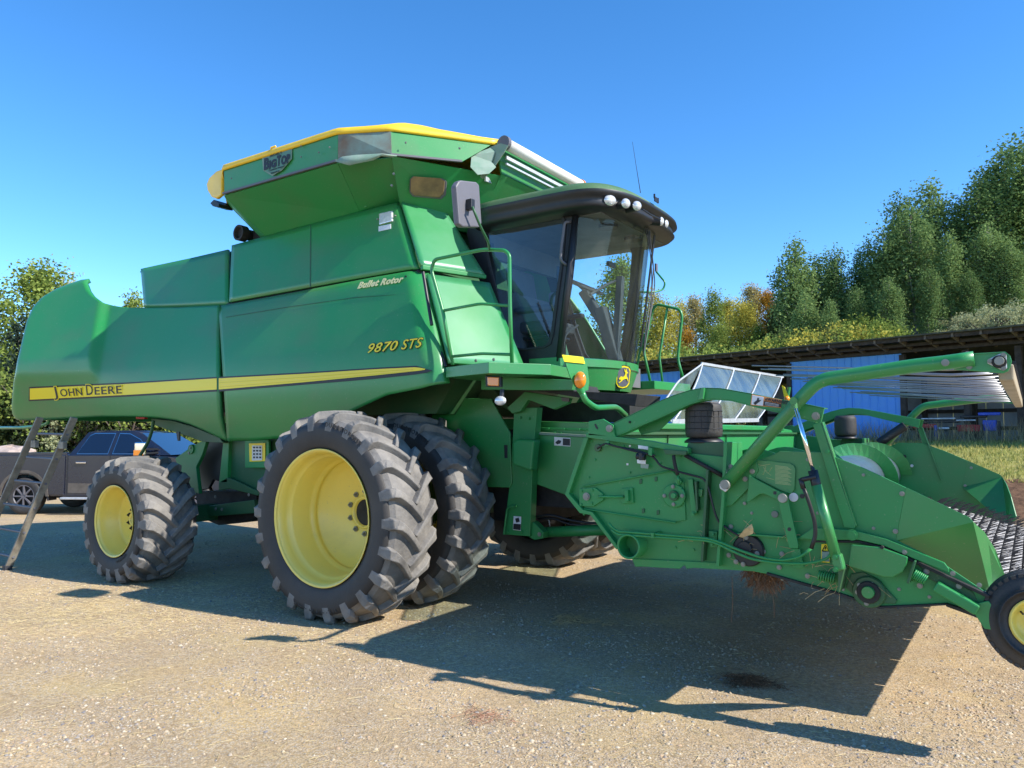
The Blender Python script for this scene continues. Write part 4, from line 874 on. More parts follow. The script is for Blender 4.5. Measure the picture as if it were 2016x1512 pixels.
g = G(); g.tube([P(992, 1052, Y=6.28), P(998, 1003, Y=6.28), P(1003, 998, Y=6.28), P(1016, 996, Y=6.28)], .01, fillet=.04); g.build('grab_loop', M['green2'], CB)
# warning light blade on a bent tube
sg = [(1108, 698), (1149, 702.5), (1156, 718), (1160, 752), (1158, 768), (1146, 771), (1132, 760), (1122, 740)]
G().prism([P(x, y, Y=4.55+.0045*(x-1108)) for x, y in sg], (-.012, .012, 0)).build('light_bracket', M['green'], CB)
G().prism([P(x, y, Y=4.54+.0045*(x-1108)) for x, y in [(1107.5, 698.5), (1148, 703), (1152, 716), (1112, 712)]], (-.003, -.003, 0)).build('reflective_strip', M['decal'], CB)
c = P(1142, 748, Y=4.66); g = G(); g.sphere(c, .061, (.74, .55, .98), 18); g.build('amber_lamp', M['amber'], CB, smooth=True)
g = G(); g.cyl(P(1140, 762, Y=4.68), P(1146, 774, Y=4.7), .03, .022); g.build('lamp_socket', M['green2'], CB)
g = G(); g.tube([P(1145, 770, Y=4.7), P(1152, 788, Y=4.72), P(1172, 803, Y=4.85), P(1214, 801, Y=5.4), P(1232, 818, Y=5.6)], .022, fillet=.1, n=12); g.build('light_arm', M['green'], CB, smooth=True)
g = G(); g.tube([P(1554, 762, Y=10.0), P(1549, 790, Y=10.0)], .02); g.build('light_arm', M['green'], CB)
obj('light_bracket', [P(x, y, Y=10.0) for x, y in [(1540, 759), (1545, 762), (1556, 786), (1550, 792), (1545, 785)]], [(0, 1, 2, 3, 4)], M['decal'], CB, solid=.02)
c = P(1549, 785, Y=9.98); g = G(); g.sphere(c, .035); g.build('amber_lamp', M['amber'], CB, smooth=True)
# ================================================================== pickup header
HD = empty('pickup_header'); setp(HD, 'green pickup header raised in front of the combine with belt and steel guard rods', 'pickup header')
NY = 4.80; FY = 2*YC-NY
def hp(nm, px, dy=0.0, th=.012, m='green2', bev=.003, mir=False):
    o = plate(nm, px, NY+dy, th, M[m], HD, bev)
    if mir: mirrored(o, HD)
    return o
def hb(pts, dy=0.0, r=.014, m='bolt'): bolts(pts, NY+dy, r, HD, M[m])
def ht(nm, pts, r, dy, m='green2', fillet=.05, n=10, Y=None):
    g = G(); g.tube([P(a, b, Y=(Y if Y is not None else NY+dy)) for a, b in pts], r, fillet=fillet, n=n); return g.build(nm, M[m], HD, smooth=True)
sheetA = [(1153, 858), (1355, 892), (1432, 900), (1420, 1112), (1250, 1116), (1244, 1100), (1238, 1078), (1216, 1080), (1164, 1012), (1142, 1007), (1114, 973)]
hp('side_sheet', sheetA, .0)
G().prism([(x, FY, z) for x, z in [(-2.7, 1.2), (-2.65, 1.66), (-1.9, 1.62), (-1.35, 1.55), (-1.35, .95), (-2.4, 1.0)]], (0, -.012, 0)).build('far_side_sheet', M['green2'], HD)
sheetB = [(1428, 955), (1495, 905), (1527, 893), (1535, 888), (1619, 890), (1700, 921), (1784, 960), (1764, 1063), (1850, 1105), (1950, 1172), (1975, 1200), (1940, 1215), (1862, 1191), (1732, 1197), (1651, 1170), (1509, 1130), (1418, 1112)]
hp('end_sheet', sheetB, -.02, mir=True)
hp('top_flange', [(1153, 852), (1280, 868), (1355, 882), (1355, 892), (1280, 880), (1153, 861)], -.05, .06, mir=True)
hp('edge_flange', [(1150, 861), (1158, 862), (1120, 972), (1147, 1003), (1166, 1008), (1218, 1078), (1213, 1082), (1162, 1014), (1141, 1010), (1112, 974)], -.045, .05)
hp('tapered_plate', [(1148, 958), (1322, 926), (1346, 950), (1350, 1024), (1331, 1027), (1328, 1030), (1150, 1002)], -.012, .012)
ht('plate_fold', [(1148, 958), (1322, 926)], .006, -.03, 'green2'); ht('plate_fold', [(1150, 1002), (1330, 1029)], .006, -.03, 'green2')
for a, b in ((1261, 948), (1291, 943.5), (1266, 1006), (1295, 1009)):
    hp('slot_tab', [(a-2.6, b-4), (a+2.6, b-5), (a+2.6, b+4), (a-2.6, b+5)], -.02, .008, 'greend')
hp('bearing_plate', [(1140, 962), (1171, 960), (1187, 972), (1188, 984), (1168, 997), (1140, 997)], -.03, .02)
hb([(1145, 967), (1166, 965), (1144, 993), (1165, 991), (1178, 978)], -.03, .011, 'green2'); hb([(1154.5, 977.5)], -.04, .026)
ht('tension_rod', [(1180, 978), (1228, 978)], .009, -.045, 'green2')
hp('rod_bracket', [(1223, 962), (1245, 960), (1247, 990), (1224, 992)], -.03, .02); hp('rod_bracket', [(1229, 966), (1236, 965), (1237, 987), (1230, 988)], -.06, .04)
def disc(nm, px, py, r, dy, m, h=.02, rin=None, n=28):
    c = P(px, py, Y=NY+dy); g = G(); g.lathe([(0, 0), (0, r*.92), (h*.25, r), (h, r)], c, n); return g.build(nm, M[m], HD)
disc('drive_flange', 1326, 976, .078, -.035, 'green2'); disc('drive_hub', 1325, 976, .034, -.055, 'greend', .03); disc('drive_boss', 1325, 976, .018, -.075, 'green2', .03)
hb([(1308, 976), (1343, 976), (1325, 958), (1326, 993)], -.04, .012)
hp('sheet_dot', [(1233, 912), (1237, 912), (1237, 916), (1233, 916)], -.003, .003, 'label'); hp('sheet_dot', [(1238, 876), (1242, 876), (1242, 880), (1238, 880)], -.003, .003, 'label')
hp('valve_plate', [(1256, 876), (1276, 879), (1276, 886), (1256, 883)], -.05, .004, 'galv'); hp('valve_plate', [(1254, 892), (1272, 894), (1271, 914), (1254, 912)], -.05, .004, 'galv'); hp('valve_tag', [(1261, 912), (1277, 914), (1276, 923), (1261, 921)], -.04, .004, 'cream')
g = G(); g.cyl(P(1254, 898, Y=NY-.08), P(1270, 900, Y=NY-.08), .022); g.cyl(P(1262, 892, Y=NY-.09), P(1262, 906, Y=NY-.09), .016); g.build('valve_coil', M['black'], HD)
disc('grommet', 1176, 882, .026, -.02, 'greend')
ht('control_cable', [(1176, 883), (1192, 872), (1215, 880), (1255, 886), (1288, 900), (1300, 918), (1340, 930), (1388, 942), (1397, 968), (1405, 1002), (1414, 1028), (1440, 1046), (1460, 1058)], .007, -.06, 'black')
ht('control_cable', [(1192, 873), (1250, 889), (1290, 897)], .006, -.07, 'black')
hp('cable_clip', [(1191, 868), (1198, 868), (1198, 878), (1191, 878)], -.07, .03); hp('cable_clip', [(1276, 880), (1284, 882), (1283, 898), (1276, 896)], -.08, .04)
hp('rod_hanger', [(1305, 884), (1352, 888), (1350, 896), (1310, 895)], -.07, .05, 'greend')
ht('adjuster_rod', [(1326, 896), (1328, 912), (1334, 935)], .012, -.06, 'dark'); ht('adjuster_rod', [(1334, 935), (1337, 952)], .009, -.05, 'green2'); disc('rod_eye', 1335, 948, .022, -.05, 'green2'); 
hp('slide_bracket', [(1354, 943), (1363, 943), (1372, 1011), (1361, 1012)], -.03, .03); hp('slide_bracket', [(1367, 948), (1371, 948), (1374, 1005), (1370, 1006)], -.05, .05, 'greend'); hp('slide_block', [(1374, 962), (1383, 963), (1382, 978), (1375, 978)], -.02, .02, 'green')
hb([(1364, 1012)], -.04, .014, 'green2')
hp('stiffener', [(1390, 925), (1395, 925), (1384, 1106), (1379, 1106)], -.07, .07, 'greend'); hp('stiffener', [(1425, 870), (1432, 870), (1425, 1000), (1415, 1116), (1409, 1116), (1420, 980)], -.09, .10)
# air bag bracket
hp('bag_bracket', [(1348, 894), (1355, 871), (1424, 871), (1430, 876), (1425, 905), (1424, 945), (1386, 918)], .02, .02, 'greend', mir=True)  # darker green paints in the shade on this face
hp('bag_bracket_side', [(1424, 871), (1432, 871), (1434, 940), (1430, 960), (1424, 950)], -.05, .3, mir=True)
ht('bracket_brace', [(1349, 896), (1423, 937)], .014, -.03, 'dark')
def vl(prof, c, n=26, wav=0):       # lathe about a vertical axis ; prof = [(z, r)]
    g = G(); v = []; 
    for z, r in prof: v += [c+Vector((r*math.cos(2*math.pi*k/n), r*math.sin(2*math.pi*k/n), z)) for k in range(n)]
    m = len(prof); f = [(i*n+k, i*n+(k+1) % n, (i+1)*n+(k+1) % n, (i+1)*n+k) for i in range(m-1) for k in range(n)]+[tuple(range(n)), tuple(range((m-1)*n, m*n))]
    return g.add(v, f)
bagc = P(1386, 872, Y=NY+.14); hb_ = (P(1386, 792, Y=NY+.14)-bagc).z; rbag = (P(1420, 830, Y=NY+.14)-P(1386, 830, Y=NY+.14)).x*1.04
BG = empty('air_bag', (0, 0, 0), HD)
b1 = vl([(hb_*.13, rbag*.85), (hb_*.17, rbag*.97), (hb_*.28, rbag*1.0), (hb_*.6, rbag*1.0), (hb_*.80, rbag*.98), (hb_*.90, rbag*.97), (hb_*.95, rbag*.90), (hb_*.97, rbag*.84)], bagc).build('rubber_sleeve', M['rubber'], BG, smooth=True)
b2 = vl([(0, rbag*1.05), (.012, rbag*1.05), (.03, rbag*.85), (hb_*.13, rbag*.72), (hb_*.15, rbag*.8)], bagc).build('piston_base', M['black'], BG, smooth=True)
b3 = vl([(hb_*.96, rbag*.82), (hb_*1.0, rbag*.82)], bagc, 26).build('crimp_plate', M['grey'], BG)
g = G()
for q in (.35, .5, .64, .78): 
    pts = [bagc+Vector((rbag*1.003*math.cos(2*math.pi*k/26), rbag*1.003*math.sin(2*math.pi*k/26), hb_*q)) for k in range(27)]; g.tube(pts, .0022, n=5)
for k in range(7): a = -2.4+k*.35; g.cyl(bagc+Vector((rbag*math.cos(a), rbag*math.sin(a), hb_*.3)), bagc+Vector((rbag*math.cos(a), rbag*math.sin(a), hb_*.78)), .0018, n=4)
b4 = g.build('moulded_ribs', M['black'], BG)
for px in (1370, 1397):
    g = G(); c = P(px, 790, Y=NY+.12); g.cyl(c, c+Vector((0, 0, .03)), .018, n=6); g.cyl(c, c+Vector((0, 0, .065)), .009, n=8); g.build('stud', M['bolt'], BG)
BG2 = empty('air_bag', (0, 0, 0), HD)
for o in (b1, b2, b3): mirrored(o, BG2)
# balance arm
ba_top = [(1203, 835), (1240, 817), (1294, 791), (1325, 778), (1358.6, 767.5), (1383.6, 763), (1419, 764), (1473, 773.6), (1520, 783), (1575, 793), (1623, 803)]
ba_bot = [(1616, 834), (1605, 830), (1544, 814), (1491, 801), (1437, 787), (1401, 785), (1383, 787), (1358.6, 794), (1320, 811), (1294, 823), (1251, 841), (1210, 858.6)]
hp('balance_arm', ba_top+ba_bot, -.03, .014, mir=True)
def lip(nm, pts, w, dy, m='green2'):     # narrow flange standing off the plate edge
    a = [P(x, y, Y=NY+dy) for x, y in pts]; n = len(a); v = a+[p+Vector((0, w, 0)) for p in a]; f = [(i, i+1, n+i+1, n+i) for i in range(n-1)]
    o = obj(nm, v, f, M[m], HD, solid=.006); mirrored(o, HD); return o
lip('balance_arm_top', ba_top, .09, -.03, 'green'); lip('balance_arm_underside', ba_bot[1:], .09, -.03)
hp('balance_arm_inner', ba_top+ba_bot, .07, .008, mir=True)
hp('arm_gusset', [(1255, 843), (1345, 803), (1298, 848), (1262, 856)], .10, .008, 'green2'); hp('arm_gusset', [(1380, 764), (1386, 764), (1384, 786), (1374, 788)], -.06, .03, 'green')
hp('pivot_bracket', [(1158.6, 830), (1187, 824.6), (1207, 837), (1211, 860), (1158, 857)], -.05, .014, mir=True); hb([(1199.6, 843.6)], -.06, .024)
hp('slot', [(1170, 835), (1173, 834), (1178, 843), (1176, 846), (1172, 842)], -.052, .002, 'ink')
hb([(1606, 819)], -.045, .022); hb([(1240, 831)], -.032, .008, 'dark')
hp('arm_strut', [(1600, 836), (1616, 831), (1650, 935), (1685, 1036), (1681, 1042), (1662, 1038)], -.045, .014, mir=True); lip('strut_flange', [(1617, 831), (1651, 935), (1685, 1036)], .06, -.045, 'green'); hb([(1629, 889)], -.05, .012, 'green2')
# WARNING decal on the arm
hp('warning_decal', [(1480, 776.4), (1539, 787), (1537.5, 803), (1477.5, 797.5)], -.034, .003, 'orange')
hp('decal_white_field', [(1481, 777.8), (1503.5, 781.8), (1502, 799), (1479, 796.5)], -.037, .003, 'label'); hp('decal_black_field', [(1504, 789), (1538, 795.4), (1537, 802), (1502.5, 798.5)], -.037, .003, 'ink')
a = P(1510, 789.3, Y=NY-.042); b = P(1536, 794, Y=NY-.042); text('WARNING', .028, a, b-a, (0, 0, 1), M['ink'], HD, bold=.001, squash=.85)
hp('decal_triangle', [(1505, 788), (1508.5, 783.5), (1510.5, 789)], -.04, .002, 'ink')
hp('decal_figure', [(1483, 793), (1490, 788), (1491, 783), (1494, 783.5), (1494, 788), (1499, 787), (1495, 791), (1492, 793), (1487, 797), (1485, 796)], -.041, .002, 'ink')
for k in range(3): hp('decal_text_line', [(1506, 791.6+2.5*k), (1533, 796.4+2.1*k), (1533, 797+2.1*k), (1506, 792.3+2.5*k)], -.040, .001, 'label')
# wind guard arm and hold down tube
def wtube(pts, r, mir=True, nm='wind_guard_arm', Y=NY-.10):
    g = G(); g.tube([P(a, b, Y=Y) for a, b in pts], r, n=16, fillet=.16); o = g.build(nm, M['green'], HD, smooth=True)
    if mir: mirrored(o, HD)
wtube([(1430, 952), (1575, 786), (1612, 748), (1700, 735), (1795, 721), (1862, 714), (1918, 706)], .040)
hp('arm_end_plate', [(1857, 707), (1907, 697), (1978.6, 693), (1988.5, 700), (1992, 710), (1989.5, 721.5), (1984.5, 731), (1974.6, 735), (1899, 729), (1879, 728)], -.09, .02, 'green', mir=True)
lip('end_plate_lip', [(1857, 706), (1907, 696), (1978.6, 692), (1989, 700)], .05, -.10, 'green')
hp('bearing_guard', [(1944, 708), (1969, 696), (1981.5, 698), (1982.5, 725), (1974.6, 730), (1944, 715.5)], -.11, .012, 'galv', mir=True)
disc('pivot_washer', 1967, 712, .034, -.125, 'dark'); disc('pivot_bolt', 1967, 710.5, .023, -.14, 'bolt', .03)
hb([(1975, 699), (1975, 725), (1949, 711)], -.115, .012); hb([(1861, 714)], -.155, .018); bolts([(1905, 697)], NY-.1, .014, HD); bolts([(1908, 722)], NY-.1, .014, HD)
disc('pivot_bolt', 1426, 954, .030, -.16, 'bolt', .03); hp('pivot_washer', [(1416, 953), (1440, 945), (1436, 960), (1428, 969), (1417, 962)], -.13, .02, 'galv')
CBX = P(1980, 722, Y=NY); 
CBZ = CBX.z
g = G(); g.box((CBX.x, YC, CBZ-.03), (.07, FY-NY-.02, .09)); g.build('crossbar', M['cream'], HD, bevel=.01)
mtan = mat('tan dusty tube', (0.36, 0.29, 0.19), .6, var=.15); bpy.data.objects['crossbar'].data.materials[0] = mtan
n = 27; me = None
g = G(); g.tube([(0, 0, 0), (-.25, 0, .0), (-1.33, 0, .085)], .0052, n=6); 
for k in range(n):
    y = NY+.06+k*(FY-NY-.12)/(n-1)
    if me is None: o = g.build('guard_rod', M['rod'], HD, smooth=True); me = o.data
    else: o = bpy.data.objects.new('guard_rod', me); COL.objects.link(o); o.parent = HD
    o.location = (CBX.x-.03, y, CBZ-.0-.02*(k % 2)); o.rotation_euler = (0, random.uniform(-.012, .012), random.uniform(-.012, .012))
me = None
for k in range(54):
    y = NY+.05+k*(FY-NY-.1)/53
    if me is None: g = G(); g.box((0, 0, 0), (.03, .018, .02)); o = g.build('rod_clip', M['black'], HD); me = o.data
    else: o = bpy.data.objects.new('rod_clip', me); COL.objects.link(o); o.parent = HD
    o.location = (CBX.x+.03, y, CBZ+.022)
# hydraulic cylinder
def cyl_between(nm, a, b, r, dy, m, r2=None, n=14): g = G(); g.cyl(P(*a, Y=NY+dy), P(*b, Y=NY+dy), r, r2, n=n); return g.build(nm, M[m], HD, smooth=True)
HC = -.20
cyl_between('cylinder_rod', (1565, 798), (1603, 934), .0125, HC, 'chrome'); cyl_between('cylinder_gland', (1600, 926), (1612, 975), .027, HC, 'black'); cyl_between('cylinder_barrel', (1607, 955), (1647, 1100), .029, HC, 'green', n=18)
g = G(); g.cyl(P(1562, 787, Y=NY+HC-.03), P(1564, 804, Y=NY+HC-.03), .018); g.cyl(P(1562, 789, Y=NY+HC-.06), P(1562, 789, Y=NY-.1), .022); g.build('rod_clevis', M['green2'], HD)
hp('cylinder_foot', [(1637, 1093), (1654, 1091), (1659, 1110), (1661, 1122), (1647, 1126), (1638, 1112)], HC-.03, .07, 'green', .01); hb([(1644, 1097), (1645, 1121)], HC-.035, .014, 'green2')
cyl_between('elbow_fitting', (1577, 945), (1606, 938), .014, HC-.02, 'black'); cyl_between('elbow_fitting', (1576, 942), (1582, 962), .014, HC-.02, 'black')
hp('foot_bracket', [(1650, 1120), (1662, 1120), (1652, 1165), (1650, 1168)], -.18, .17, 'greend')
HOS = [(1581, 958), (1592, 986), (1604, 1025), (1606, 1054), (1597, 1080), (1575, 1097), (1540, 1104), (1498, 1098), (1450, 1081), (1417, 1067), (1394, 1060), (1360, 1057), (1215, 1046), (1203, 1036), (1199, 1030)]
ht('hydraulic_hose', HOS[:5], .0115, -.17, 'black'); ht('hydraulic_line', HOS[4:], .0085, -.11, 'green2', .08)
ht('hydraulic_line', [(1637, 1089), (1628, 1100), (1609, 1106), (1583, 1110), (1532, 1109), (1480, 1101), (1446, 1087), (1412, 1070), (1390, 1064), (1360, 1062), (1215, 1052), (1204, 1042)], .0085, -.11, 'green2', .08)
hp('line_clamp', [(1395, 1045), (1412, 1047), (1412, 1078), (1397, 1078)], -.04, .02); hb([(1404, 1052), (1402, 1072)], -.05, .010, 'green2'); hp('line_clamp', [(1281, 1049), (1287, 1049), (1287, 1060), (1281, 1060)], -.13, .13)
# levers and links
hp('lever_bracket', [(1422, 966), (1489, 908), (1493, 926), (1473, 962), (1440, 995), (1422, 997)], -.045, .014); hb([(1467, 943), (1439, 919), (1481, 928)], -.05, .015); hb([(1466, 991)], -.03, .010)
hp('bell_crank', [(1474, 935.5), (1534, 967.5), (1543, 970.5), (1550, 978), (1547, 987), (1531, 984), (1504, 972), (1495, 973), (1474, 988), (1470, 987), (1473, 955.6)], -.07, .014)
hp('square_hole', [(1523, 967), (1529, 967.5), (1528, 974), (1522, 973)], -.0715, .001, 'ink')
hp('link_bar', [(1531, 975), (1536, 970), (1545, 970), (1550, 977), (1558, 1013), (1571.5, 1072), (1571, 1080), (1554, 1079), (1551, 1070), (1534, 994)], -.09, .014); disc('link_pin', 1540, 981, .028, -.105, 'bolt', .02)
hp('link_hole', [(1554+4*math.cos(a), 1042+4*math.sin(a)) for a in np.linspace(0, 5.6, 10)], -.0915, .001, 'ink')
hp('link_bar', [(1557, 1080), (1575, 1080), (1583, 1118), (1562, 1118)], -.06, .012)
hp('instruction_plate', [(1489, 905), (1555, 912), (1563, 917), (1566, 925), (1564, 964), (1556, 973), (1534, 964), (1476, 935)], -.035, .006, 'green', .002)
pale = mat('pale print', (.45, .50, .22), .5)
for k in range(15): hp('printed_line', [(1526, 916+2.5*k), (1552+3*((k*7) % 3), 919.5+2.5*k), (1552+3*((k*7) % 3), 920.4+2.5*k), (1526, 916.9+2.5*k)], -.037, .001) and None
for o in [o for o in HD.children if o.name.startswith('printed_line')]: o.data.materials[0] = pale
for pts in (((1493, 914), (1508, 918), (1503, 934), (1500, 933)), ((1496, 917), (1516, 914)), ((1503, 920), (1512, 932), (1520, 920)), ((1508, 940), (1524, 944)), ((1506, 926), (1518, 936))):
    g = G(); g.tube([P(a, b, Y=NY-.036) for a, b in pts], .0015, n=4); g.build('printed_diagram', pale, HD)
disc('reflector_disc', 1562, 979, .027, -.03, 'label', .004); disc('sheet_hole', 1579, 977, .014, -.024, 'ink', .003); disc('sheet_plug', 1525, 1012.5, .021, -.03, 'fade', .004)
hp('cross_ledge', [(1425, 1036), (1449, 1049), (1545, 1056), (1628, 1062), (1628, 1065), (1545, 1060), (1448, 1053), (1424, 1040)], -.06, .05)
hp('rear_rail', [(1573, 1058), (1601, 1039), (1640, 1041), (1685, 1045), (1744, 1061), (1859, 1108), (1868, 1120), (1868, 1127), (1802, 1101), (1739, 1074), (1690, 1063), (1600, 1063)], -.07, .02); hb([(1677, 1053)], -.08, .03, 'green2')
hp('lower_rail_lip', [(1600, 1064), (1690, 1064), (1742, 1077), (1802, 1104), (1950, 1173), (1945, 1178), (1800, 1109), (1740, 1081), (1690, 1069), (1600, 1068)], -.06, .05, 'dark')
hb([(1781, 1087), (1876, 1129), (1928, 1152)], -.075, .012)
disc('gearbox_cover', 1472, 1084, .098, -.05, 'black', .04); disc('gearbox_boss', 1465, 1080, .045, -.07, 'black', .02); hb([(1469, 1058), (1490.7, 1090), (1463, 1111), (1449, 1106)], -.055, .014)
hb([(1439, 1037), (1503, 1086), (1539.5, 1090.5), (1534, 1117), (1590, 1134), (1435, 1093)], -.03, .014)
hp('warning_decal', [(1617, 1071), (1633, 1071), (1634, 1108), (1616, 1107)], -.03, .003, 'decal'); hp('decal_white_field', [(1618, 1086), (1632.5, 1086), (1633, 1106), (1617.5, 1105)], -.033, .002, 'cream')
for t in (((1618.5, 1085), (1625, 1073), (1632, 1085), (1618.5, 1085)), ((1625.2, 1077), (1625.2, 1082))):
    g = G(); g.tube([P(a, b, Y=NY-.034) for a, b in t], .003, n=4); g.build('decal_symbol', M['ink'], HD)
hp('chain_guard', [(1676, 1072), (1735, 1078), (1787, 1097), (1785, 1110), (1778, 1126), (1757, 1137), (1739, 1136), (1670, 1115)], -.10, .02, 'green', .006); disc('guard_knob', 1736, 1078, .01, -.11, 'dark')
hp('bearing_carrier', [(1676, 1130), (1699, 1126), (1726, 1139), (1766, 1182), (1762, 1189), (1726, 1187), (1690, 1180), (1665, 1157)], -.035, .014, 'greend')
disc('bearing_housing', 1710, 1166, .088, -.055, 'greend', .03); disc('bearing_race', 1709, 1167, .062, -.075, 'dark', .03); disc('shaft_end', 1708, 1167, .034, -.10, 'green', .03)
hb([(1692, 1152), (1716, 1150), (1726, 1172), (1706, 1188), (1688, 1166)], -.06, .012)
for s0 in (((1610, 1132), (1644, 1139)), ((1797, 1129), (1822, 1142))):
    a = P(*s0[0], Y=NY-.08); b = P(*s0[1], Y=NY-.08); d = (b-a); dn2 = d.normalized(); u = dn2.cross(Vector((0, 1, 0))); pts = [a+d*t+(u*math.cos(t*2*math.pi*7)+Vector((0, 1, 0))*math.sin(t*2*math.pi*7))*.026 for t in np.linspace(0, 1, 85)]
    g = G(); g.tube(pts, .005, n=6); g.cyl(a, b, .009); g.build('tension_spring', M['green2'], HD, smooth=True)
hp('spring_bracket', [(1799, 1104), (1803, 1106), (1790, 1150), (1784, 1148)], -.12, .10, 'greend'); hp('spring_bracket', [(1808, 1113), (1835, 1118), (1915, 1165), (1925, 1184), (1900, 1180), (1830, 1140)], -.028, .01, 'greend')
hb([(1824, 1125), (1811, 1153), (1888, 1154)], -.04, .014)
g = G(); g.bar(P(1842, 1152, Y=NY-.06), P(1925, 1200, Y=NY-.06), .09, .055); g.build('wheel_arm', M['green2'], HD, bevel=.008)
hp('wheel_plate', [(1919, 1189), (1946, 1183), (1960, 1200), (1952, 1240), (1938, 1238), (1917, 1206)], -.055, .02, 'green')
hp('bottom_edge', [(1509, 1127), (1651, 1167), (1732, 1194), (1862, 1188), (1862, 1192), (1732, 1199), (1650, 1172), (1508, 1132)], -.04, .04, 'dark'); hp('bottom_edge', [(1862, 1188), (1940, 1213), (1938, 1222), (1862, 1194)], -.05, .05, 'dark')
hp('skirt', [(1244, 1100), (1420, 1108), (1500, 1126), (1470, 1124), (1366, 1118), (1352, 1120), (1347, 1112), (1338, 1120), (1253, 1115)], -.015, .012)
# discharge pipe
c = P(1237, 1076, Y=NY-.12); g = G(); g.lathe([(.0, .070), (-.006, .078), (.0, .084), (.45, .084)], c, 30); g.lathe([(0, .072), (.40, .070), (.40, 0)], c, 30); g.build('auger_pipe', M['green2'], HD, smooth=True)
# cheeks with their bent lower faces
def cheek():
    v = [P(1784, 960, Y=NY-.02), P(1907, 1018, Y=NY-.02), P(1916, 1028, Y=NY-.02), P(1764, 1064, Y=NY-.02), P(1952, 1176, Y=NY+.50), P(1850, 1110, Y=NY+.25), P(1981, 1139, Y=NY+.50), P(1960, 1082, Y=NY+.34), P(1938, 1047, Y=NY+.14)]
    o = obj('divider_cheek', v, [(0, 1, 2, 3), (3, 2, 4, 5), (2, 8, 7, 6, 4)], M['green'], HD, solid=.008); face_out(o); mirrored(o, HD)
cheek(); hb([(1776, 972), (1763, 1046)], -.025, .013)
# back wall, floor, auger, shield
bx = -2.40
q = [(NY+.05, 1.15), (NY+.05, 1.66), (NY+.25, 1.74), (NY+.8, 1.76), (FY-.8, 1.76), (FY-.25, 1.74), (FY-.05, 1.66), (FY-.05, 1.15)]
G().prism([(bx, y, z) for y, z in q], (-.05, 0, 0)).build('back_wall', M['green2'], HD, bevel=.006)
G().box((bx+.01, YC, 1.755), (.05, FY-NY-1.4, .05)).build('top_beam', M['green2'], HD, bevel=.01)
G().box((bx+.02, YC, 1.70), (.03, FY-NY-.2, .02)).build('wall_seam', M['greend'], HD)
for y in (5.6, 6.2, 7.0): G().bar((bx+.014, y, 1.16), (bx+.014, y+.12, 1.69), .012, .008).build('panel_seam', M['greend'], HD)
G().box((bx+.08, 6.55, 1.74), (.05, .05, .14)).build('latch', M['green2'], HD, bevel=.01)
G().prism([(-2.45, NY+.02, 1.15), (-2.2, NY+.02, .95), (-1.2, NY+.02, .90), (-.95, NY+.02, .93), (-.95, NY+.02, .86), (-2.25, NY+.02, .88), (-2.5, NY+.02, 1.1)], (0, FY-NY-.04, 0)).build('auger_floor', M['greend'], HD)
AUX, AUZ = -1.50, 1.23
g = G(); g.lathe([(0, .0), (0, .25), (4.9, .25), (4.9, 0)], (AUX, NY+.05, AUZ), 32); g.build('auger_tube', mat('polished sky-tinted auger skin', (.30, .38, .50), .28, .9, var=.2), HD, smooth=True)  # blue in the steel colour stands for reflected sky
def flight(y0, y1, turns, hand):
    n = int(turns*36); v = []; f = []
    for k in range(n+1):
        a = hand*2*math.pi*turns*k/n; y = y0+(y1-y0)*k/n
        for r in (.24, .37): v.append(Vector((AUX+r*math.cos(a), y, AUZ+r*math.sin(a))))
    for k in range(n): f.append((2*k, 2*k+1, 2*k+3, 2*k+2))
    return obj('auger_flight', v, f, M['green'], HD, smooth=False, solid=.006)
flight(NY+.06, NY+1.75, 2.2, 1); flight(FY-.06, FY-2.2, 2.0, 1)
yl = P(1323, 830, X=-2.4).y; yr = P(1490, 827, X=-2.4).y
tl_ = P(1381, 716, X=-2.62); tr_ = P(1539, 742, X=-2.62); bl = P(1323, 830, Y=yl); br_ = P(1490, 827, Y=yr)
def shield():
    n = 10; v = []
    for k in range(n+1):
        t = k/n; bow = .035*math.sin(math.pi*t); v += [bl*(1-t)+tl_*t+Vector((bow, 0, 0)), br_*(1-t)+tr_*t+Vector((bow, 0, 0))]
    f = [(2*k, 2*k+1, 2*k+3, 2*k+2) for k in range(n)]
    obj('clear_shield', v, f, M['shield'], HD, smooth=True)
    def row(t, e=0): bow = .035*math.sin(math.pi*t)+.012; a = bl*(1-t)+tl_*t+Vector((bow, 0, 0)); b = br_*(1-t)+tr_*t+Vector((bow, 0, 0)); return a*(1-e)+b*e
    g = G(); g.bar(row(0, -.01), row(0, 1.01), .01, .04); g.build('shield_lower_strip', M['galv'], HD); g = G(); g.bar(row(1, -.01), row(1, 1.01), .014, .025); g.build('shield_upper_strip', M['galv'], HD)
    for e in (0, .33, .66, .99):
        g = G(); g.tube([row(t, e) for t in np.linspace(0, 1, 8)], .008, n=5); g.build('shield_rib', M['galv'], HD)
    g = G(); g.tube([row(0, -.02), row(.25, -.19), row(.62, -.16), row(.9, -.04), row(1, .0)], .008, fillet=.1); g.build('shield_end_curve', M['galv'], HD)
    vv = [row(0, 0), row(.25, -.19), row(.62, -.16), row(.9, -.04), row(1, 0)]; obj('shield_end', vv, [(0, 1, 2, 3, 4)], M['shield'], HD)
shield()
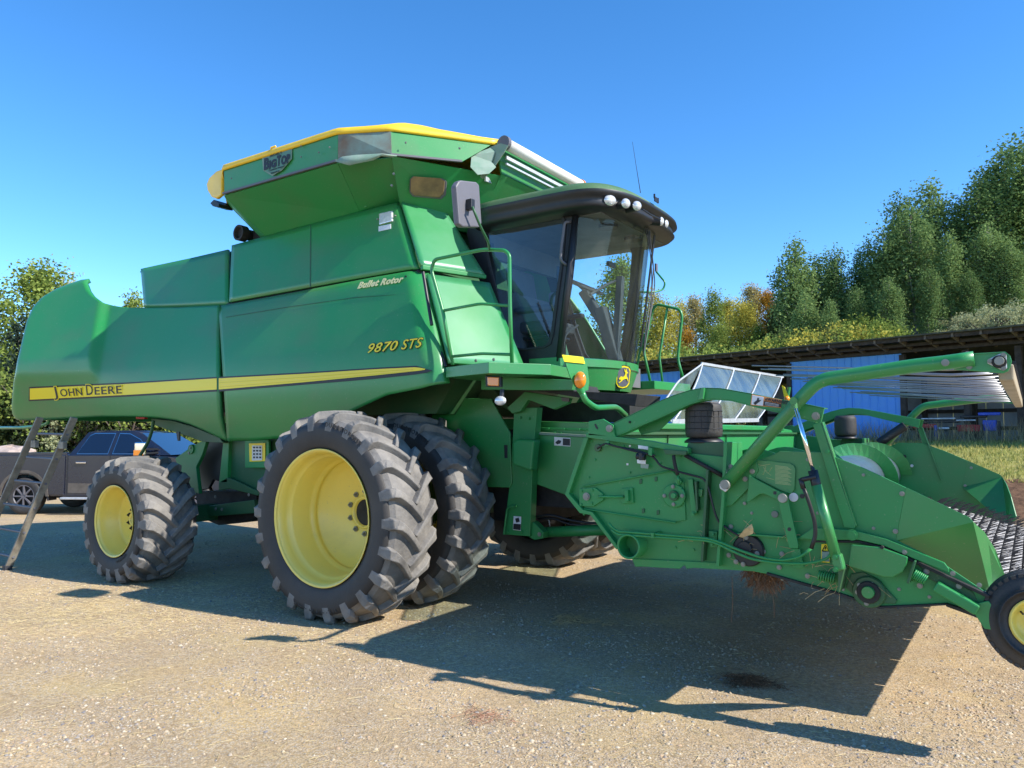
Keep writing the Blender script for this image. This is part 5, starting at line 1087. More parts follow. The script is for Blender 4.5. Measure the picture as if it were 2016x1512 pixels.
# transfer belt and pickup belt with rubber fingers
BX0, BZ0 = P(1855, 985, Y=FY).x, P(1855, 985, Y=FY).z; BX1, BZ1 = P(2016, 1030, Y=FY).x, P(2016, 1030, Y=FY).z
sl = (BZ1-BZ0)/(BX1-BX0); XE = -.06
belt_m = mat('worn pickup belt', (0.62, 0.59, 0.55), .7, col2=(.42, .38, .34), vscale=6)
bz = lambda x: BZ0+(x-BX0)*sl
pr = [(BX0-.05, bz(BX0)-.06)]+[(BX0-.02, bz(BX0)), (XE, bz(XE))]+[(XE+.035*math.sin(a), bz(XE)-.035+.035*math.cos(a)) for a in np.linspace(.4, 2.9, 6)]+[(BX0, bz(BX0)-.07)]
nb = 6; BI = .42; wB = (FY-NY-2*BI)/nb
for k in range(nb):
    y0 = NY+BI+k*wB; G().prism([(x, y0+.012, z) for x, z in pr], (0, wB-.024, 0)).build('pickup_belt', belt_m, HD)
pr2 = [(-1.02, .90), (-.98, .94), (BX0-.10, bz(BX0)-.04), (BX0-.08, bz(BX0)-.10), (-1.0, .80)]
G().prism([(x, NY+.05, z) for x, z in pr2], (0, FY-NY-.1, 0)).build('transfer_belt', M['dark'], HD)
G().prism([(x, NY+BI, z) for x, z in [(BX0, bz(BX0)-.012), (XE, bz(XE)-.012), (XE, bz(XE)-.03), (BX0, bz(BX0)-.03)]], (0, FY-NY-2*BI, 0)).build('belt_gap_blocker', M['dark'], HD)  # dark sheet added to stop sunlight coming through the belt gaps
fing = G(); rr_ = random.Random(3)
nrow = 13
for i in range(nrow):
    x = BX0+.02+(XE-BX0+.02)*i/(nrow-1)
    for k in range(84):
        y = NY+BI+.05+k*(FY-NY-2*BI-.1)/83+rr_.uniform(-.01, .01)+.03*(i % 2); b0 = Vector((x, y, bz(x)+.004)); j = Vector((rr_.uniform(.01, .05), rr_.uniform(-.015, .015), rr_.uniform(.0, .02)))
        m_ = b0+Vector((.01, 0, .05)); tip = m_+Vector((.06, .015, .02))+j
        fing.cyl(b0, m_, .0035, .003, n=4, cap=False); fing.cyl(m_, tip, .003, .0015, n=4, cap=False)
for k in range(60):
    y = NY+.1+k*(FY-NY-.2)/59
    for q_ in range(2): b0 = Vector((BX0-.06, y+q_*.03, bz(BX0)-.03)); fing.cyl(b0, b0+Vector((-.05-.02*q_, .01, .07)), .005, .003, n=4, cap=False)
o = fing.build('belt_fingers', M['dark'], HD); setp(o, kind='stuff')
# far side details
g = G(); g.cyl(P(1730, 872, Y=FY-.15), P(1782, 838, Y=FY-.15), .05); g.build('float_cylinder', M['black'], HD)
hbf = lambda pts, r, m: [disc_f(a, b, r, m) for a, b in pts]
def disc_f(px, py, r, m): c = P(px, py, Y=FY-.015); g = G(); g.lathe([(0, 0), (0, r*.9), (.01, r)], c, 20); return g.build('sheet_hole' if m != 'ink' else 'plug', M[m], HD)
disc_f(1780, 899, .022, 'ink'); disc_f(1785.5, 918.5, .03, 'label'); disc_f(1795, 917, .017, 'label'); disc_f(1763, 937, .027, 'label')
bolts([(1731, 905), (1737, 889), (1714, 883), (1728, 923), (1912, 921), (1900, 956)], FY-.02, .014, HD)
for pts, dy in (([(1165, 868), (1228, 878), (1340, 897), (1172, 905), (1160, 940), (1240, 930), (1300, 912), (1150, 1012), (1180, 1024), (1230, 1060)], -.0), ([(1268, 1072), (1330, 1078), (1366, 1082), (1268, 1104), (1300, 1106), (1340, 1106)], -.0), ([(1500, 940), (1590, 905), (1640, 915), (1700, 935), (1560, 1030), (1610, 1010), (1720, 1040), (1480, 1010)], -.02), ([(1540, 1140), (1600, 1156), (1660, 1160), (1770, 1160), (1830, 1175), (1890, 1190)], -.02)):
    bolts(pts, NY+dy, .009, HD, M['green2'] if dy == 0 else None)
# gauge wheel
def gauge(loc, flip=False):
    W = empty('gauge_wheel', loc, HD); R, w, rb = .258, .17, .124
    pf = [(.02, rb-.01), (.0, rb+.02), (-.012, rb+.06), (-.012, R-.10), (.0, R-.05), (.022, R-.014), (.05, R)]
    G().lathe(pf, (0, 0, 0), 60).build('tyre', M['rubber'], W, smooth=True); G().lathe([(w-y, r) for y, r in pf], (0, 0, 0), 60).build('tyre_inner_wall', M['rubber'], W, smooth=True)
    g = G(); pr3 = [(.05, R), (.058, R-.008), (.066, R), (.085, R), (.093, R-.01), (.107, R-.01), (.115, R), (.134, R), (.142, R-.008), (.15, R)]; g.lathe(pr3, (0, 0, 0), 60)
    for k in range(44):
        a = 2*math.pi*k/44
        for yy in (.03, w-.03): g.box((math.cos(a)*(R-.014), yy, math.sin(a)*(R-.014)), (.016, .03, .022), Matrix.Rotation(-a, 3, 'Y'))
    g.build('tread', M['rubber'], W, smooth=False)
    G().lathe([(.01, rb-.004), (.0, rb+.006), (.012, rb-.012), (.04, rb-.02), (.05, rb-.035), (.055, .06), (.035, .035), (.035, .0)], (0, 0, 0), 40).build('rim', M['yellow'], W, smooth=True)
    for k in range(5): a = 2*math.pi*k/5+.5; g = G(); g.cyl((.045*math.cos(a), .05, .045*math.sin(a)), (.045*math.cos(a), .02, .045*math.sin(a)), .007, n=6); g.build('wheel_bolt', M['bolt'], W)
    g = G(); g.cyl((.09*math.cos(2.6), .05, .09*math.sin(2.6)), (.078*math.cos(2.6), .02, .078*math.sin(2.6)), .005); g.build('valve_stem', M['ink'], W)
    return W
gc = P(2046, 1230, Y=NY-.06); gauge(gc)
# ================================================================== aluminium ladder at the back of the combine
def ladder():
    L = empty('ladder'); setp(L, 'aluminium rung ladder leaning under the rear of the combine', 'ladder')
    a0 = P(14, 1122, Z=0.0); yy = a0.y
    top1 = P(146, 822, Y=yy+.35); dirv = top1-a0; d = dirv.normalized()
    # second rail offset along X so that its foot is left of the frame
    b_top = P(92, 822, Y=yy+.35); off = b_top-top1
    n = d.cross(off.normalized()).normalized()
    for o_, nm in ((Vector(), 'side_rail'), (off*1.28, 'side_rail')):
        base = a0+o_*1.0; tp = top1+o_*.98 if o_.length else top1
        g = G(); g.bar(base, tp, .03, .085, n); g.build(nm, M['alu'], L, bevel=.004)
        g = G(); g.box(base+Vector((0, 0, .03)), (.08, .09, .07)); g.build('rubber_foot', M['blackm'], L, bevel=.01)
    k = 0; Lh = dirv.length; s = .18
    while s < Lh:
        p = a0+d*s; q = p+off*(1.28-.3*s/Lh); g = G(); g.cyl(p+(p-q).normalized()*.02, q+(q-p).normalized()*.02, .017, n=10); g.build('rung', M['grey'], L); s += .335
    for e in (0, 1):
        p = a0+d*(Lh*.82)+off*(e*1.03); g = G(); g.box(p+Vector((.08, -.03, 0)), (.12, .05, .09)); g.build('bracket', M['alu'], L, bevel=.005)
ladder()
# ================================================================== pickup truck
def truck():
    T = empty('pickup_truck'); setp(T, 'dark navy crew cab pickup truck parked behind the combine and ladder', 'pickup truck')
    S = 1.0; g0 = 17.6; zg = -0.16
    o0 = lev((54-CX)/F_PX*g0, g0, zg); ang = math.radians(-3)
    ex = lev(math.cos(ang), math.sin(ang)); ey = lev(-math.sin(ang), math.cos(ang))
    def W(x, y, z): return o0+ex*x+ey*y+Vector((0, 0, z))
    navy = mat('dusty navy car paint', (0.010, 0.012, 0.026), .25, col2=(.022, .023, .032), vscale=1.2, coat=.9, mix2=.6)
    dirty = mat('mud spattered sill', (.10, .085, .07), .8, var=.3, vscale=5); dglass = mat('dark tinted truck glass', (.006, .012, .03), .04, coat=1.0); wglass = glass('truck windscreen', (.45, .6, .7), 1.6)
    wd_ = 2.0
    def slab(nm, pts, y0, y1, m, bev=.02): return G().prism([W(x, y0, z) for x, z in pts], ey*(y1-y0)).build(nm, m, T, bevel=bev)
    arch = lambda cx_, r=.50: [(cx_-r*math.cos(a), .42+ .0 + (r*1.0)*math.sin(a)) for a in np.linspace(.0, math.pi, 12)]
    rw, fw = 0.0, 3.95
    low = [(-1.15, .62), (-1.2, 1.0), (-1.15, 1.38), (1.0, 1.38), (1.02, 1.36), (2.6, 1.36), (3.3, 1.34), (4.6, 1.22), (4.85, 1.1), (4.9, .6), (4.75, .5)]+arch(fw)[::-1]+[(3.35, .42), (.62, .42)]+arch(rw)[::-1]+[(-.55, .52)]
    slab('body_shell', low, 0, wd_, navy, .02)
    slab('bed_side', [(-1.15, .70), (-1.17, 1.3), (-1.1, 1.36), (.96, 1.36), (.96, .45), (.60, .45)]+[(rw-(.58)*math.cos(a), .42+.58*math.sin(a)) for a in np.linspace(math.pi*.98, 0.02, 12)]+[(-.62, .6)], -.025, 0, navy, .012)
    slab('wheel_arch_trim', [(rw-r*math.cos(a), .42+r*math.sin(a)) for r, q in ((.60, 0), (.54, 1)) for a in (np.linspace(0, math.pi, 14) if q == 0 else np.linspace(math.pi, 0, 14))], -.04, 0, dirty, .0)
    slab('bed_rail', [(-1.16, 1.36), (.98, 1.36), (.98, 1.42), (-1.14, 1.42)], 0.0, .1, navy, .01)
    # cab above the belt line, tapering inwards
    b = [(1.02, 1.36), (3.12, 1.36)]; t_ = [(1.34, 1.88), (1.55, 1.93), (2.35, 1.92), (2.62, 1.86)]
    near = [W(1.02, .02, 1.36)]+[W(x, .22, z) for x, z in t_]+[W(3.42, .02, 1.36)]
    far = [W(1.02, wd_-.02, 1.36)]+[W(x, wd_-.22, z) for x, z in t_]+[W(3.42, wd_-.02, 1.36)]
    v = near+far; n = 6; G().prism(near, ey*.03).build('cab_side', navy, T); obj('roof', [v[i] for i in (1, 2, 3, 4, 7, 8, 9, 10)], [(0, 1, 5, 4), (1, 2, 6, 5), (2, 3, 7, 6)], navy, T, solid=.03, smooth=True)
    G().prism(far, -ey*.03).build('cab_side', navy, T); obj('rear_window', [v[i] for i in (0, 1, 7, 6)], [(0, 1, 2, 3)], dglass, T)
    obj('windscreen', [v[4], v[5], v[11], v[10]], [(0, 1, 2, 3)], dglass, T, solid=.01)
    obj('dashboard_top', [W(3.30, .3, 1.40), W(3.40, .3, 1.375), W(3.40, 1.7, 1.375), W(3.30, 1.7, 1.40)], [(0, 1, 2, 3)], M['cream'], T, solid=.01)  # pale strip along the top of the dashboard
    def onside(x, z): t = (z-1.36)/.52; return W(x, .02+.20*t-.012, z)
    def win(pts, nm='side_window'): 
        f_ = [(x, z) for x, z in pts]; c = (sum(p[0] for p in f_)/len(f_), sum(p[1] for p in f_)/len(f_))
        G().prism([onside(c[0]+(x-c[0])*1.04, c[1]+(z-c[1])*1.07)-ey*.004 for x, z in f_], ey*.004).build('window_trim', M['chrome'], T)
        G().prism([onside(x, z)-ey*.012 for x, z in f_], ey*.006).build(nm, dglass, T)
    win([(1.22, 1.40), (1.42, 1.80), (1.52, 1.85), (2.0, 1.85), (1.93, 1.40)]); win([(2.06, 1.40), (2.12, 1.85), (2.36, 1.84), (2.62, 1.72), (2.98, 1.40)])
    for x in (1.0, 2.0, 3.15): slab('door_gap', [(x, .45), (x+.02, .45), (x+.02, 1.36), (x, 1.36)], -.003, .004, M['ink'], 0)
    for x in (1.22, 2.14): slab('door_handle', [(x, 1.17), (x+.24, 1.17), (x+.24, 1.21), (x, 1.21)], -.04, 0, M['chrome'], .01)
    slab('rocker', [(1.04, .50), (3.3, .50), (3.3, .70), (1.04, .72)], -.012, 0, dirty, .0); slab('running_board', [(.95, .36), (3.35, .36), (3.35, .41), (.95, .41)], -.16, -.02, M['galv'], .01)
    G().prism([W(2.66, -.06, 1.36), W(2.66, -.06, 1.66), W(2.92, -.06, 1.66), W(2.92, -.06, 1.36)], -ey*.12).build('mirror_shell', M['chrome'], T, bevel=.03)
    G().prism([W(2.66, -.07, 1.36), W(2.66, -.07, 1.48), W(2.86, -.07, 1.48), W(2.86, -.07, 1.36)], -ey*.125).build('mirror_indicator', M['amber'], T)
    g = G(); g.bar(W(2.85, -.08, 1.5), W(3.1, .04, 1.5), .05, .04); g.bar(W(2.85, -.08, 1.40), W(3.1, .04, 1.42), .05, .04); g.build('mirror_arm', M['black'], T)
    slab('tail_lamp', [(-1.2, .92), (-1.2, 1.26), (-1.11, 1.26), (-1.11, .92)], -.035, .1, M['red'], .01)
    slab('rear_bumper', [(-1.38, .5), (-1.38, .74), (-1.1, .74), (-1.1, .5)], .0, wd_, M['galv'], .03)
    text('Z71', .10, W(-1.05, -.03, 1.24), ex, (0, 0, 1), M['red'], T, bold=.003, shear=.3, squash=1.4)
    def wheel(x, y, flip=False):
        w = empty('wheel', W(x, y, .42), T)
        rot = Matrix.Rotation(math.atan2(ey.y, ey.x)-math.pi/2, 4, 'Z')
        a = G().lathe([(.02, .24), (0, .29), (-.004, .34), (.01, .395), (.03, .415), (.05, .42), (.22, .42), (.26, .38), (.26, .26)], (0, 0, 0), 40).build('tyre', M['rubber'], w, smooth=True); 
        g = G(); g.lathe([(.02, .25), (.03, .235), (.08, .23), (.09, .0)], (0, 0, 0), 32); r1 = g.build('rim_barrel', M['dark'], w)
        g = G(); g.lathe([(.015, .255), (.01, .245), (.03, .23)], (0, 0, 0), 32); g.cyl((0, .02, 0), (0, .06, 0), .06)
        for k in range(8):
            an = 2*math.pi*k/8; g.bar((.04*math.cos(an), .035, .04*math.sin(an)), (.24*math.cos(an), .03, .24*math.sin(an)), .03, .05, (0, 1, 0))
        r2 = g.build('rim', M['grey'], w)
        for o in (a, r1, r2): o.data.transform(rot)
        if flip: w.rotation_euler = (0, 0, math.pi)
    for x in (rw, fw): wheel(x, -.03); wheel(x, wd_+.03, True)
    G().box(W(1.9, 1.0, .5), (.1, .1, .1)).build('chassis', M['dark'], T)
    slab('chassis_rail', [(-1.0, .35), (4.6, .35), (4.6, .6), (-1.0, .6)], .4, .55, M['dark'], 0); slab('mud_flap', [(.55, .32), (.58, .32), (.58, .75), (.50, .72)], .0, .3, M['blackm'], 0)
truck()
# ================================================================== pale rock by the truck
def rock():
    c = lev((28-CX)/F_PX*24, 24, 0.); g = G(); n = 14; v = []; f = []
    rr = random.Random(5)
    for i in range(9):
        for k in range(n):
            a = math.pi*i/8; b = 2*math.pi*k/n; q = 1+rr.uniform(-.09, .09); z = math.cos(a)*.5*q+.55
            v.append(c+lev(math.copysign(abs(math.sin(a)*math.cos(b))**.7, math.cos(b))*.78*q, math.sin(a)*math.sin(b)*.7*q, z*1.15+.1))
    for i in range(8):
        for k in range(n): f.append((i*n+k, i*n+(k+1) % n, (i+1)*n+(k+1) % n, (i+1)*n+k))
    o = obj('field_boulder', v, f, mat('pale pink rock', (.52, .40, .34), .85, col2=(.30, .24, .2), vscale=4, bump=.6, bscale=12), None)
    setp(o, 'large pale pinkish boulder behind the bed of the pickup truck', 'boulder')
rock()
# ================================================================== shed
def shed():
    T = empty('machine_shed'); setp(T, 'long pole shed with blue metal siding and dark timber eaves under the hillside', 'shed')
    d = SHD.normalized(); n2 = Vector((-0.776, -0.63)).normalized()      # towards the viewer
    def W(t, q, z): a = Vector((SH0.x, SH0.y))+d*t+n2*q; return lev(a.x, a.y, z)
    ex = (W(1, 0, 0)-W(0, 0, 0)); en = (W(0, 1, 0)-W(0, 0, 0))
    def t_at(px):                                   # distance along the front at a picture column
        k = (px-CX)/F_PX; return (k*SH0.y-SH0.x)/(d.x-k*d.y)
    H = 1.25; TOP = 5.0
    blue = mat('weathered blue steel siding', (.07, .29, .80), .45, col2=(.10, .32, .74), vscale=3); wood = mat('dark weathered timber', (.045, .034, .027), .85, var=.4, vscale=6); woodl = mat('grey rafter timber', (.16, .125, .095), .85, var=.4, vscale=6); white = mat('dull white liner panel', (.30, .31, .33), .7, var=.15); roofm = mat('mossy roof edge', (.09, .09, .05), .9, col2=(.05, .045, .04), vscale=4)
    def box(nm, t0, t1, q0, q1, z0, z1, m, bev=0):
        c = W((t0+t1)/2, (q0+q1)/2, (z0+z1)/2); R = Matrix((ex, en, Vector((0, 0, 1)))).transposed()
        return G().box(c, (abs(t1-t0), abs(q1-q0), z1-z0), R).build(nm, m, T, bevel=bev)
    tR = t_at(2016)-6; tL = t_at(1180)
    def wall(ta, tb, z0, z1):
        n = int(abs(tb-ta)/.30); v = []; f = []; x = min(ta, tb)
        w_ = .92
        while x < max(ta, tb)-.05:                       # separate siding sheets with raised ribs
            x1 = min(x+w_, max(ta, tb)); prof = []; y = x
            while y < x1-.02:
                prof += [(y, 0), (y+.24, 0), (y+.255, .025), (y+.285, .025)]; y += .30
            prof = [(min(a, x1), b) for a, b in prof]+[(x1, 0)]
            v = [W(a, b, z0) for a, b in prof]+[W(a, b, z1) for a, b in prof]; m = len(prof)
            obj('siding_sheet', v, [(i, i+1, m+i+1, m+i) for i in range(m-1)], blue, T); x = x1
    ta, tb = t_at(1558), t_at(1778); tc = t_at(1345)
    wall(tb, ta, H-.3, 4.55); wall(tc, tL, H-.3, 4.55)
    box('siding_trim', ta-.0, ta-.1, .0, .06, H-.3, 4.4, wood) if False else None
    # posts
    for px in (1345, 1556, 1780, 1905, 2010): t = t_at(px); box('post', t-.09, t+.09, -.1, .08, .9, 4.5, wood)
    for k in range(3): t = tR+1+k*1.7; box('post', t-.09, t+.09, -.1, .08, .9, 4.5, wood)
    # header beams and roof
    box('eave_beam', tR, tL, .0, .12, 4.56, 4.68, wood); box('fascia', tR, tL, .92, .98, 4.86, 5.02, wood); box('eave_beam', tR, tL, .45, .55, 4.72, 4.82, wood); box('upper_plate', tR, tL, -.12, .0, 4.6, 4.95, wood)
    n_ = int((tL-tR)/.85)
    for k in range(n_+1):
        t = tR+k*.85; a = W(t, -.3, 4.62); b = W(t, 1.03, 4.93); g = G(); g.bar(a, b, .06, .15); g.build('rafter', woodl, T)
    G().prism([W(tR, 1.12, 5.05), W(tR, -8.0, 3.9), W(tR, -8.0, 3.86), W(tR, 1.12, 5.00)], ex*(tL-tR)).build('roof', roofm, T)
    # far interior: back wall of liner panels between dark posts
    x = tR; k = 0
    while x < t_at(1345):
        box('liner_panel', x+.01, x+.60, -6.0, -5.97, .95, 4.0, white); x += .61
    x = tR
    while x < t_at(1345): box('inner_post', x-.08, x+.08, -5.9, -5.7, .9, 4.1, wood); x += 1.9
    for z in (1.9, 2.6, 3.3): box('girt', tR, t_at(1345), -5.9, -5.82, z-.07, z+.07, wood)
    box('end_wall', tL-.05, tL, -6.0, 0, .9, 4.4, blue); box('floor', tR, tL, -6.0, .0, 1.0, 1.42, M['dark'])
    text('No 1060', .34, W(t_at(1795), -5.9, 2.85), -ex, (0, 0, 1), M['ink'], T, bold=.01) if False else None
    # implements in the open bay
    def imp(nm, label, cat, px, z, parts):
        E = empty(nm); setp(E, label, cat, 'implements stored in the open shed bay'); t = t_at(px)
        for pn, m, dt, dq, dz, sx, sy, sz in parts:
            c = W(t-dt, .2+dq, z+dz); R = Matrix((ex, en, Vector((0, 0, 1)))).transposed(); G().box(c, (sx, sy, sz), R).build(pn, m, E, bevel=.02)
        return E
    imp('red_implement', 'red and blue farm implement stored at the left of the open shed bay', 'farm implement', 1845, 1.95, [('frame', M['red'], -.35, 0, 0, .75, .1, .14), ('beam', M['galv'], .1, .0, .25, 1.1, .06, .05), ('toolbar', M['black'], .0, -.1, .15, 1.5, .12, .1), ('leg', M['blue'], .05, .1, -.2, .08, .08, .45), ('leg', M['black'], -.5, .1, -.2, .08, .08, .45), ('blade', M['galv'], .25, 0, -.08, .4, .05, .08)])
    imp('red_implement', 'red implement with pale blade stored in the middle of the open shed bay', 'farm implement', 1912, 1.95, [('frame', M['red'], .0, 0, -.08, .75, .1, .22), ('beam', M['galv'], -.1, .0, .18, .6, .06, .05), ('toolbar', M['black'], .1, -.1, .3, .8, .1, .08), ('leg', M['black'], .4, .1, -.2, .08, .08, .5)])
    imp('blue_implement', 'bright blue implement standing behind tall grass at the right of the open bay', 'farm implement', 1952, 2.05, [('top_beam', M['blue'], .0, 0, .28, .65, .1, .1), ('frame', M['blue'], .0, 0, -.1, .4, .1, .35), ('bar', M['galv'], -.1, -.05, .26, .45, .13, .05), ('leg', M['black'], .3, .1, -.2, .08, .08, .5)])
shed()
# ================================================================== trees and shrubs
def leaf_mat(name, c1, c2, tr=.35):
    m = bpy.data.materials.new(name); m.use_nodes = True; n = m.node_tree; n.nodes.clear(); L = n.links.new
    o = n.nodes.new('ShaderNodeOutputMaterial'); d = n.nodes.new('ShaderNodeBsdfDiffuse'); t = n.nodes.new('ShaderNodeBsdfTranslucent'); mx = n.nodes.new('ShaderNodeMixShader'); mx.inputs[0].default_value = tr
    at = n.nodes.new('ShaderNodeAttribute'); at.attribute_name = 'tone'; oi = n.nodes.new('ShaderNodeObjectInfo')
    ad = n.nodes.new('ShaderNodeMath'); ad.operation = 'MULTIPLY_ADD'; L(oi.outputs['Random'], ad.inputs[0]); ad.inputs[1].default_value = .35; L(at.outputs['Fac'], ad.inputs[2])
    r = n.nodes.new('ShaderNodeValToRGB'); r.color_ramp.elements[0].color = (*c1, 1); r.color_ramp.elements[1].color = (*c2, 1); r.color_ramp.elements[0].position = .1; r.color_ramp.elements[1].position = 1.0
    L(ad.outputs[0], r.inputs[0]); L(r.outputs[0], d.inputs[0]); L(r.outputs[0], t.inputs[0]); L(d.outputs[0], mx.inputs[1]); L(t.outputs[0], mx.inputs[2]); L(mx.outputs[0], o.inputs[0]); return m
LM = dict(poplar=leaf_mat('poplar leaves', (.055, .115, .038), (.27, .37, .13)), green=leaf_mat('green leaves', (.09, .15, .03), (.36, .42, .10)), yellow=leaf_mat('yellow autumn leaves', (.26, .26, .05), (.70, .60, .12)),
    orange=leaf_mat('orange autumn leaves', (.30, .14, .02), (.62, .34, .05)), brown=leaf_mat('dull autumn leaves', (.22, .18, .07), (.52, .44, .19)), pale=leaf_mat('pale willow leaves', (.18, .21, .10), (.55, .55, .32)), spruce=leaf_mat('spruce needles', (.018, .035, .022), (.06, .085, .06), .1), dark=leaf_mat('dark shrub leaves', (.025, .045, .018), (.14, .17, .06)))
bark = mat('pale poplar bark', (.30, .28, .24), .85, col2=(.12, .11, .09), vscale=8); barkd = mat('dark bark', (.09, .07, .055), .9, var=.3)
def quads(name, C, size, tone, m, up=.35, seed=0):
    """leaf clumps: one bent quad per centre, random tilt"""
    r = np.random.default_rng(seed); n = len(C); a = r.normal(size=(n, 3)); a[:, 2] *= .7; a /= np.linalg.norm(a, axis=1)[:, None]
    b = np.cross(a, r.normal(size=(n, 3))); b /= np.linalg.norm(b, axis=1)[:, None]; s = (size*r.uniform(.55, 1.25, n))[:, None]; 
    v = np.stack([C-a*s*.5, C+b*s*.32, C+a*s*.5, C-b*s*.32], 1).reshape(-1, 3)
    me = bpy.data.meshes.new(name); me.vertices.add(4*n); me.vertices.foreach_set('co', v.ravel().astype(np.float32)); me.loops.add(4*n); me.polygons.add(n)
    me.loops.foreach_set('vertex_index', np.arange(4*n, dtype=np.int32)); me.polygons.foreach_set('loop_start', np.arange(0, 4*n, 4, dtype=np.int32)); me.update(calc_edges=True); me.validate()
    t = me.attributes.new('tone', 'FLOAT', 'POINT'); t.data.foreach_set('value', np.repeat(tone, 4).astype(np.float32)); me.materials.append(m); return me
def tree_meshes(seed, H=12., W=2.6, kind='poplar', n_cl=130, per=65, leaf=.27, base=.18):
    r = np.random.default_rng(seed); pr = random.Random(seed)
    g = G(); lean = Vector((pr.uniform(-.4, .4), pr.uniform(-.4, .4), 0)); pts = [Vector((0, 0, -.5))+lean*t*t+Vector((pr.uniform(-.1, .1), pr.uniform(-.1, .1), H*.96*t+.0)) for t in np.linspace(0, 1, 8)]
    g.tube(pts, [H*.012*(1-.85*t)+.015 for t in np.linspace(0, 1, 8)], n=7); cl = []
    def rad(t):
        if kind == 'spruce': return W*(1-t)**.9+.1
        if kind == 'shrub': return W*math.sqrt(max(0, 1-(2*t-.8)**2/1.5))
        return W*(.30+.70*math.sin(math.pi*min(1, (t*.92+.10)))**.8)*(1-.55*t)
    for i in range(n_cl):
        t = base+(1-base)*(r.random()**(.8 if kind != 'spruce' else 1.3)); a = r.random()*2*math.pi; q = rad((t-base)/(1-base))*(.35+.75*r.random()**.6)*(1+.25*math.sin(3*a+seed)+.15*math.sin(7*t*3+a))
        z = H*t
        if kind == 'poplar' and i % 5:
            li = (i*7) % 6; la = li*1.05+seed; lr = W*(.18+.42*((li*37) % 10)/10); lh = H*(.70+.30*(((li*53+seed) % 10)/10)); tt = r.random()**.75; z = base*H+(lh-base*H)*tt; w_l = W*.46*(1-tt)**.55+.12; b_ = r.random()*6.283; rr_l = w_l*r.random()**.5
            cx_l = lr*math.cos(la)*(.4+.6*tt)+rr_l*math.cos(b_); cy_l = lr*math.sin(la)*(.4+.6*tt)+rr_l*math.sin(b_); q = math.hypot(cx_l, cy_l); a = math.atan2(cy_l, cx_l); t = z/H
        p = Vector((q*math.cos(a), q*math.sin(a), z))+lean*t*t; cl.append(p)
        if i % 2 == 0:
            z0 = z-q*(.75 if kind != 'spruce' else .0); st = Vector((lean.x*(z0/H)**2, lean.y*(z0/H)**2, max(.1, z0))); md = (st+p)/2+Vector((0, 0, -.12*q)); g.tube([st, md, p], [.035+.01*q, .025, .008], n=4)
    C = []; T = []
    for p in cl:
        sp = np.array([.42, .42, .36]) if kind != 'poplar' else np.array([.34, .34, .5]); sp = sp*(H/12.)**.5*(1 if kind != 'shrub' else .75); k = int(per*pr.uniform(.5, 1.5)); c = r.normal(size=(k, 3))*sp+np.array(p)
        C.append(c); T.append(np.clip(r.normal(.32+.2*pr.random(), .17, k), 0, 1))
    C = np.concatenate(C); T = np.concatenate(T); C[:, 2] = np.maximum(C[:, 2], .05)
    tm = bpy.data.meshes.new('trunk'); tm.from_pydata([tuple(v) for v in g.v], [], g.f); tm.materials.append(bark if kind == 'poplar' else barkd)
    for p in tm.polygons: p.use_smooth = True
    return tm, quads('crown', C, leaf, T, LM['poplar'], seed=seed)
TV = dict(poplar=[tree_meshes(11, 12, 2.5, n_cl=230, per=42, leaf=.25), tree_meshes(12, 12, 2.9, n_cl=260, per=42, leaf=.25), tree_meshes(13, 12, 2.1, n_cl=190, per=42, leaf=.25)], tree=[tree_meshes(21, 8, 2.3, 'round', 130, 80, .17, .12), tree_meshes(22, 8, 1.9, 'round', 110, 75, .16, .1)],
    spruce=[tree_meshes(31, 9, 1.9, 'spruce', 130, 40, .24, .05)], shrub=[tree_meshes(41, 2.4, 1.5, 'shrub', 56, 80, .10, .08), tree_meshes(42, 2.4, 1.3, 'shrub', 50, 76, .09, .06)])
def put(kind, var, px, g, top_y=None, h=None, m='poplar', name='tree', label='', cat='tree', group=None, wide=1.0, dz=-.15):
    r = (px-CX)/F_PX*g; z0 = float(terr(r, g))+dz
    if h is None: h = CAMH+(HOR-top_y)/F_PX*g-z0
    tm, cm = TV[kind][var % len(TV[kind])]; H0 = {'poplar': 12., 'tree': 8., 'spruce': 9., 'shrub': 2.4}[kind]; s = h/H0/1.03
    E = empty(name, lev(r, g, z0)); setp(E, label, cat, group); E.scale = (s*wide, s*wide, s); E.rotation_euler = (0, 0, random.uniform(0, 6.28))
    for me, nm in ((tm, 'trunk'), (cm, 'crown')):
        o = bpy.data.objects.new(nm, me); COL.objects.link(o); o.parent = E
        if nm == 'crown': o.material_slots[0].link = 'OBJECT'; o.material_slots[0].material = LM[m]
    return E
# the poplar stand on the hillside
PG = 'tall green poplars standing on the hillside behind the shed'
pop = [(1572, 50, 472, .9), (1612, 53, 500, 1.0), (1655, 51, 480, 1.0), (1702, 54, 492, 1.0), (1745, 50, 440, 1.05), (1778, 56, 372, 1.0), (1842, 52, 352, 1.1), (1808, 49, 400, .9), (1900, 55, 378, 1.05), (1945, 50, 345, 1.1), (1990, 53, 275, 1.1), (2035, 50, 250, 1.1), (1880, 47, 455, .9), (1960, 47, 430, .9), (1690, 47, 560, .9), (1590, 47, 575, .85), (1760, 46, 540, .9), (1835, 46, 520, .9), (1920, 46, 530, .9), (2005, 46, 470, 1.0), (2080, 52, 290, 1.1), (1640, 46, 590, .8), (1555, 54, 560, .8)]
for k, (px, g_, ty, wd_) in enumerate(pop): put('poplar', k, px, g_, ty, m='poplar', name='poplar_tree', label='tall green poplar in the dense stand behind the shed', group=PG, wide=wd_*1.12)
AG = 'autumn trees on the slope beyond the left end of the shed'
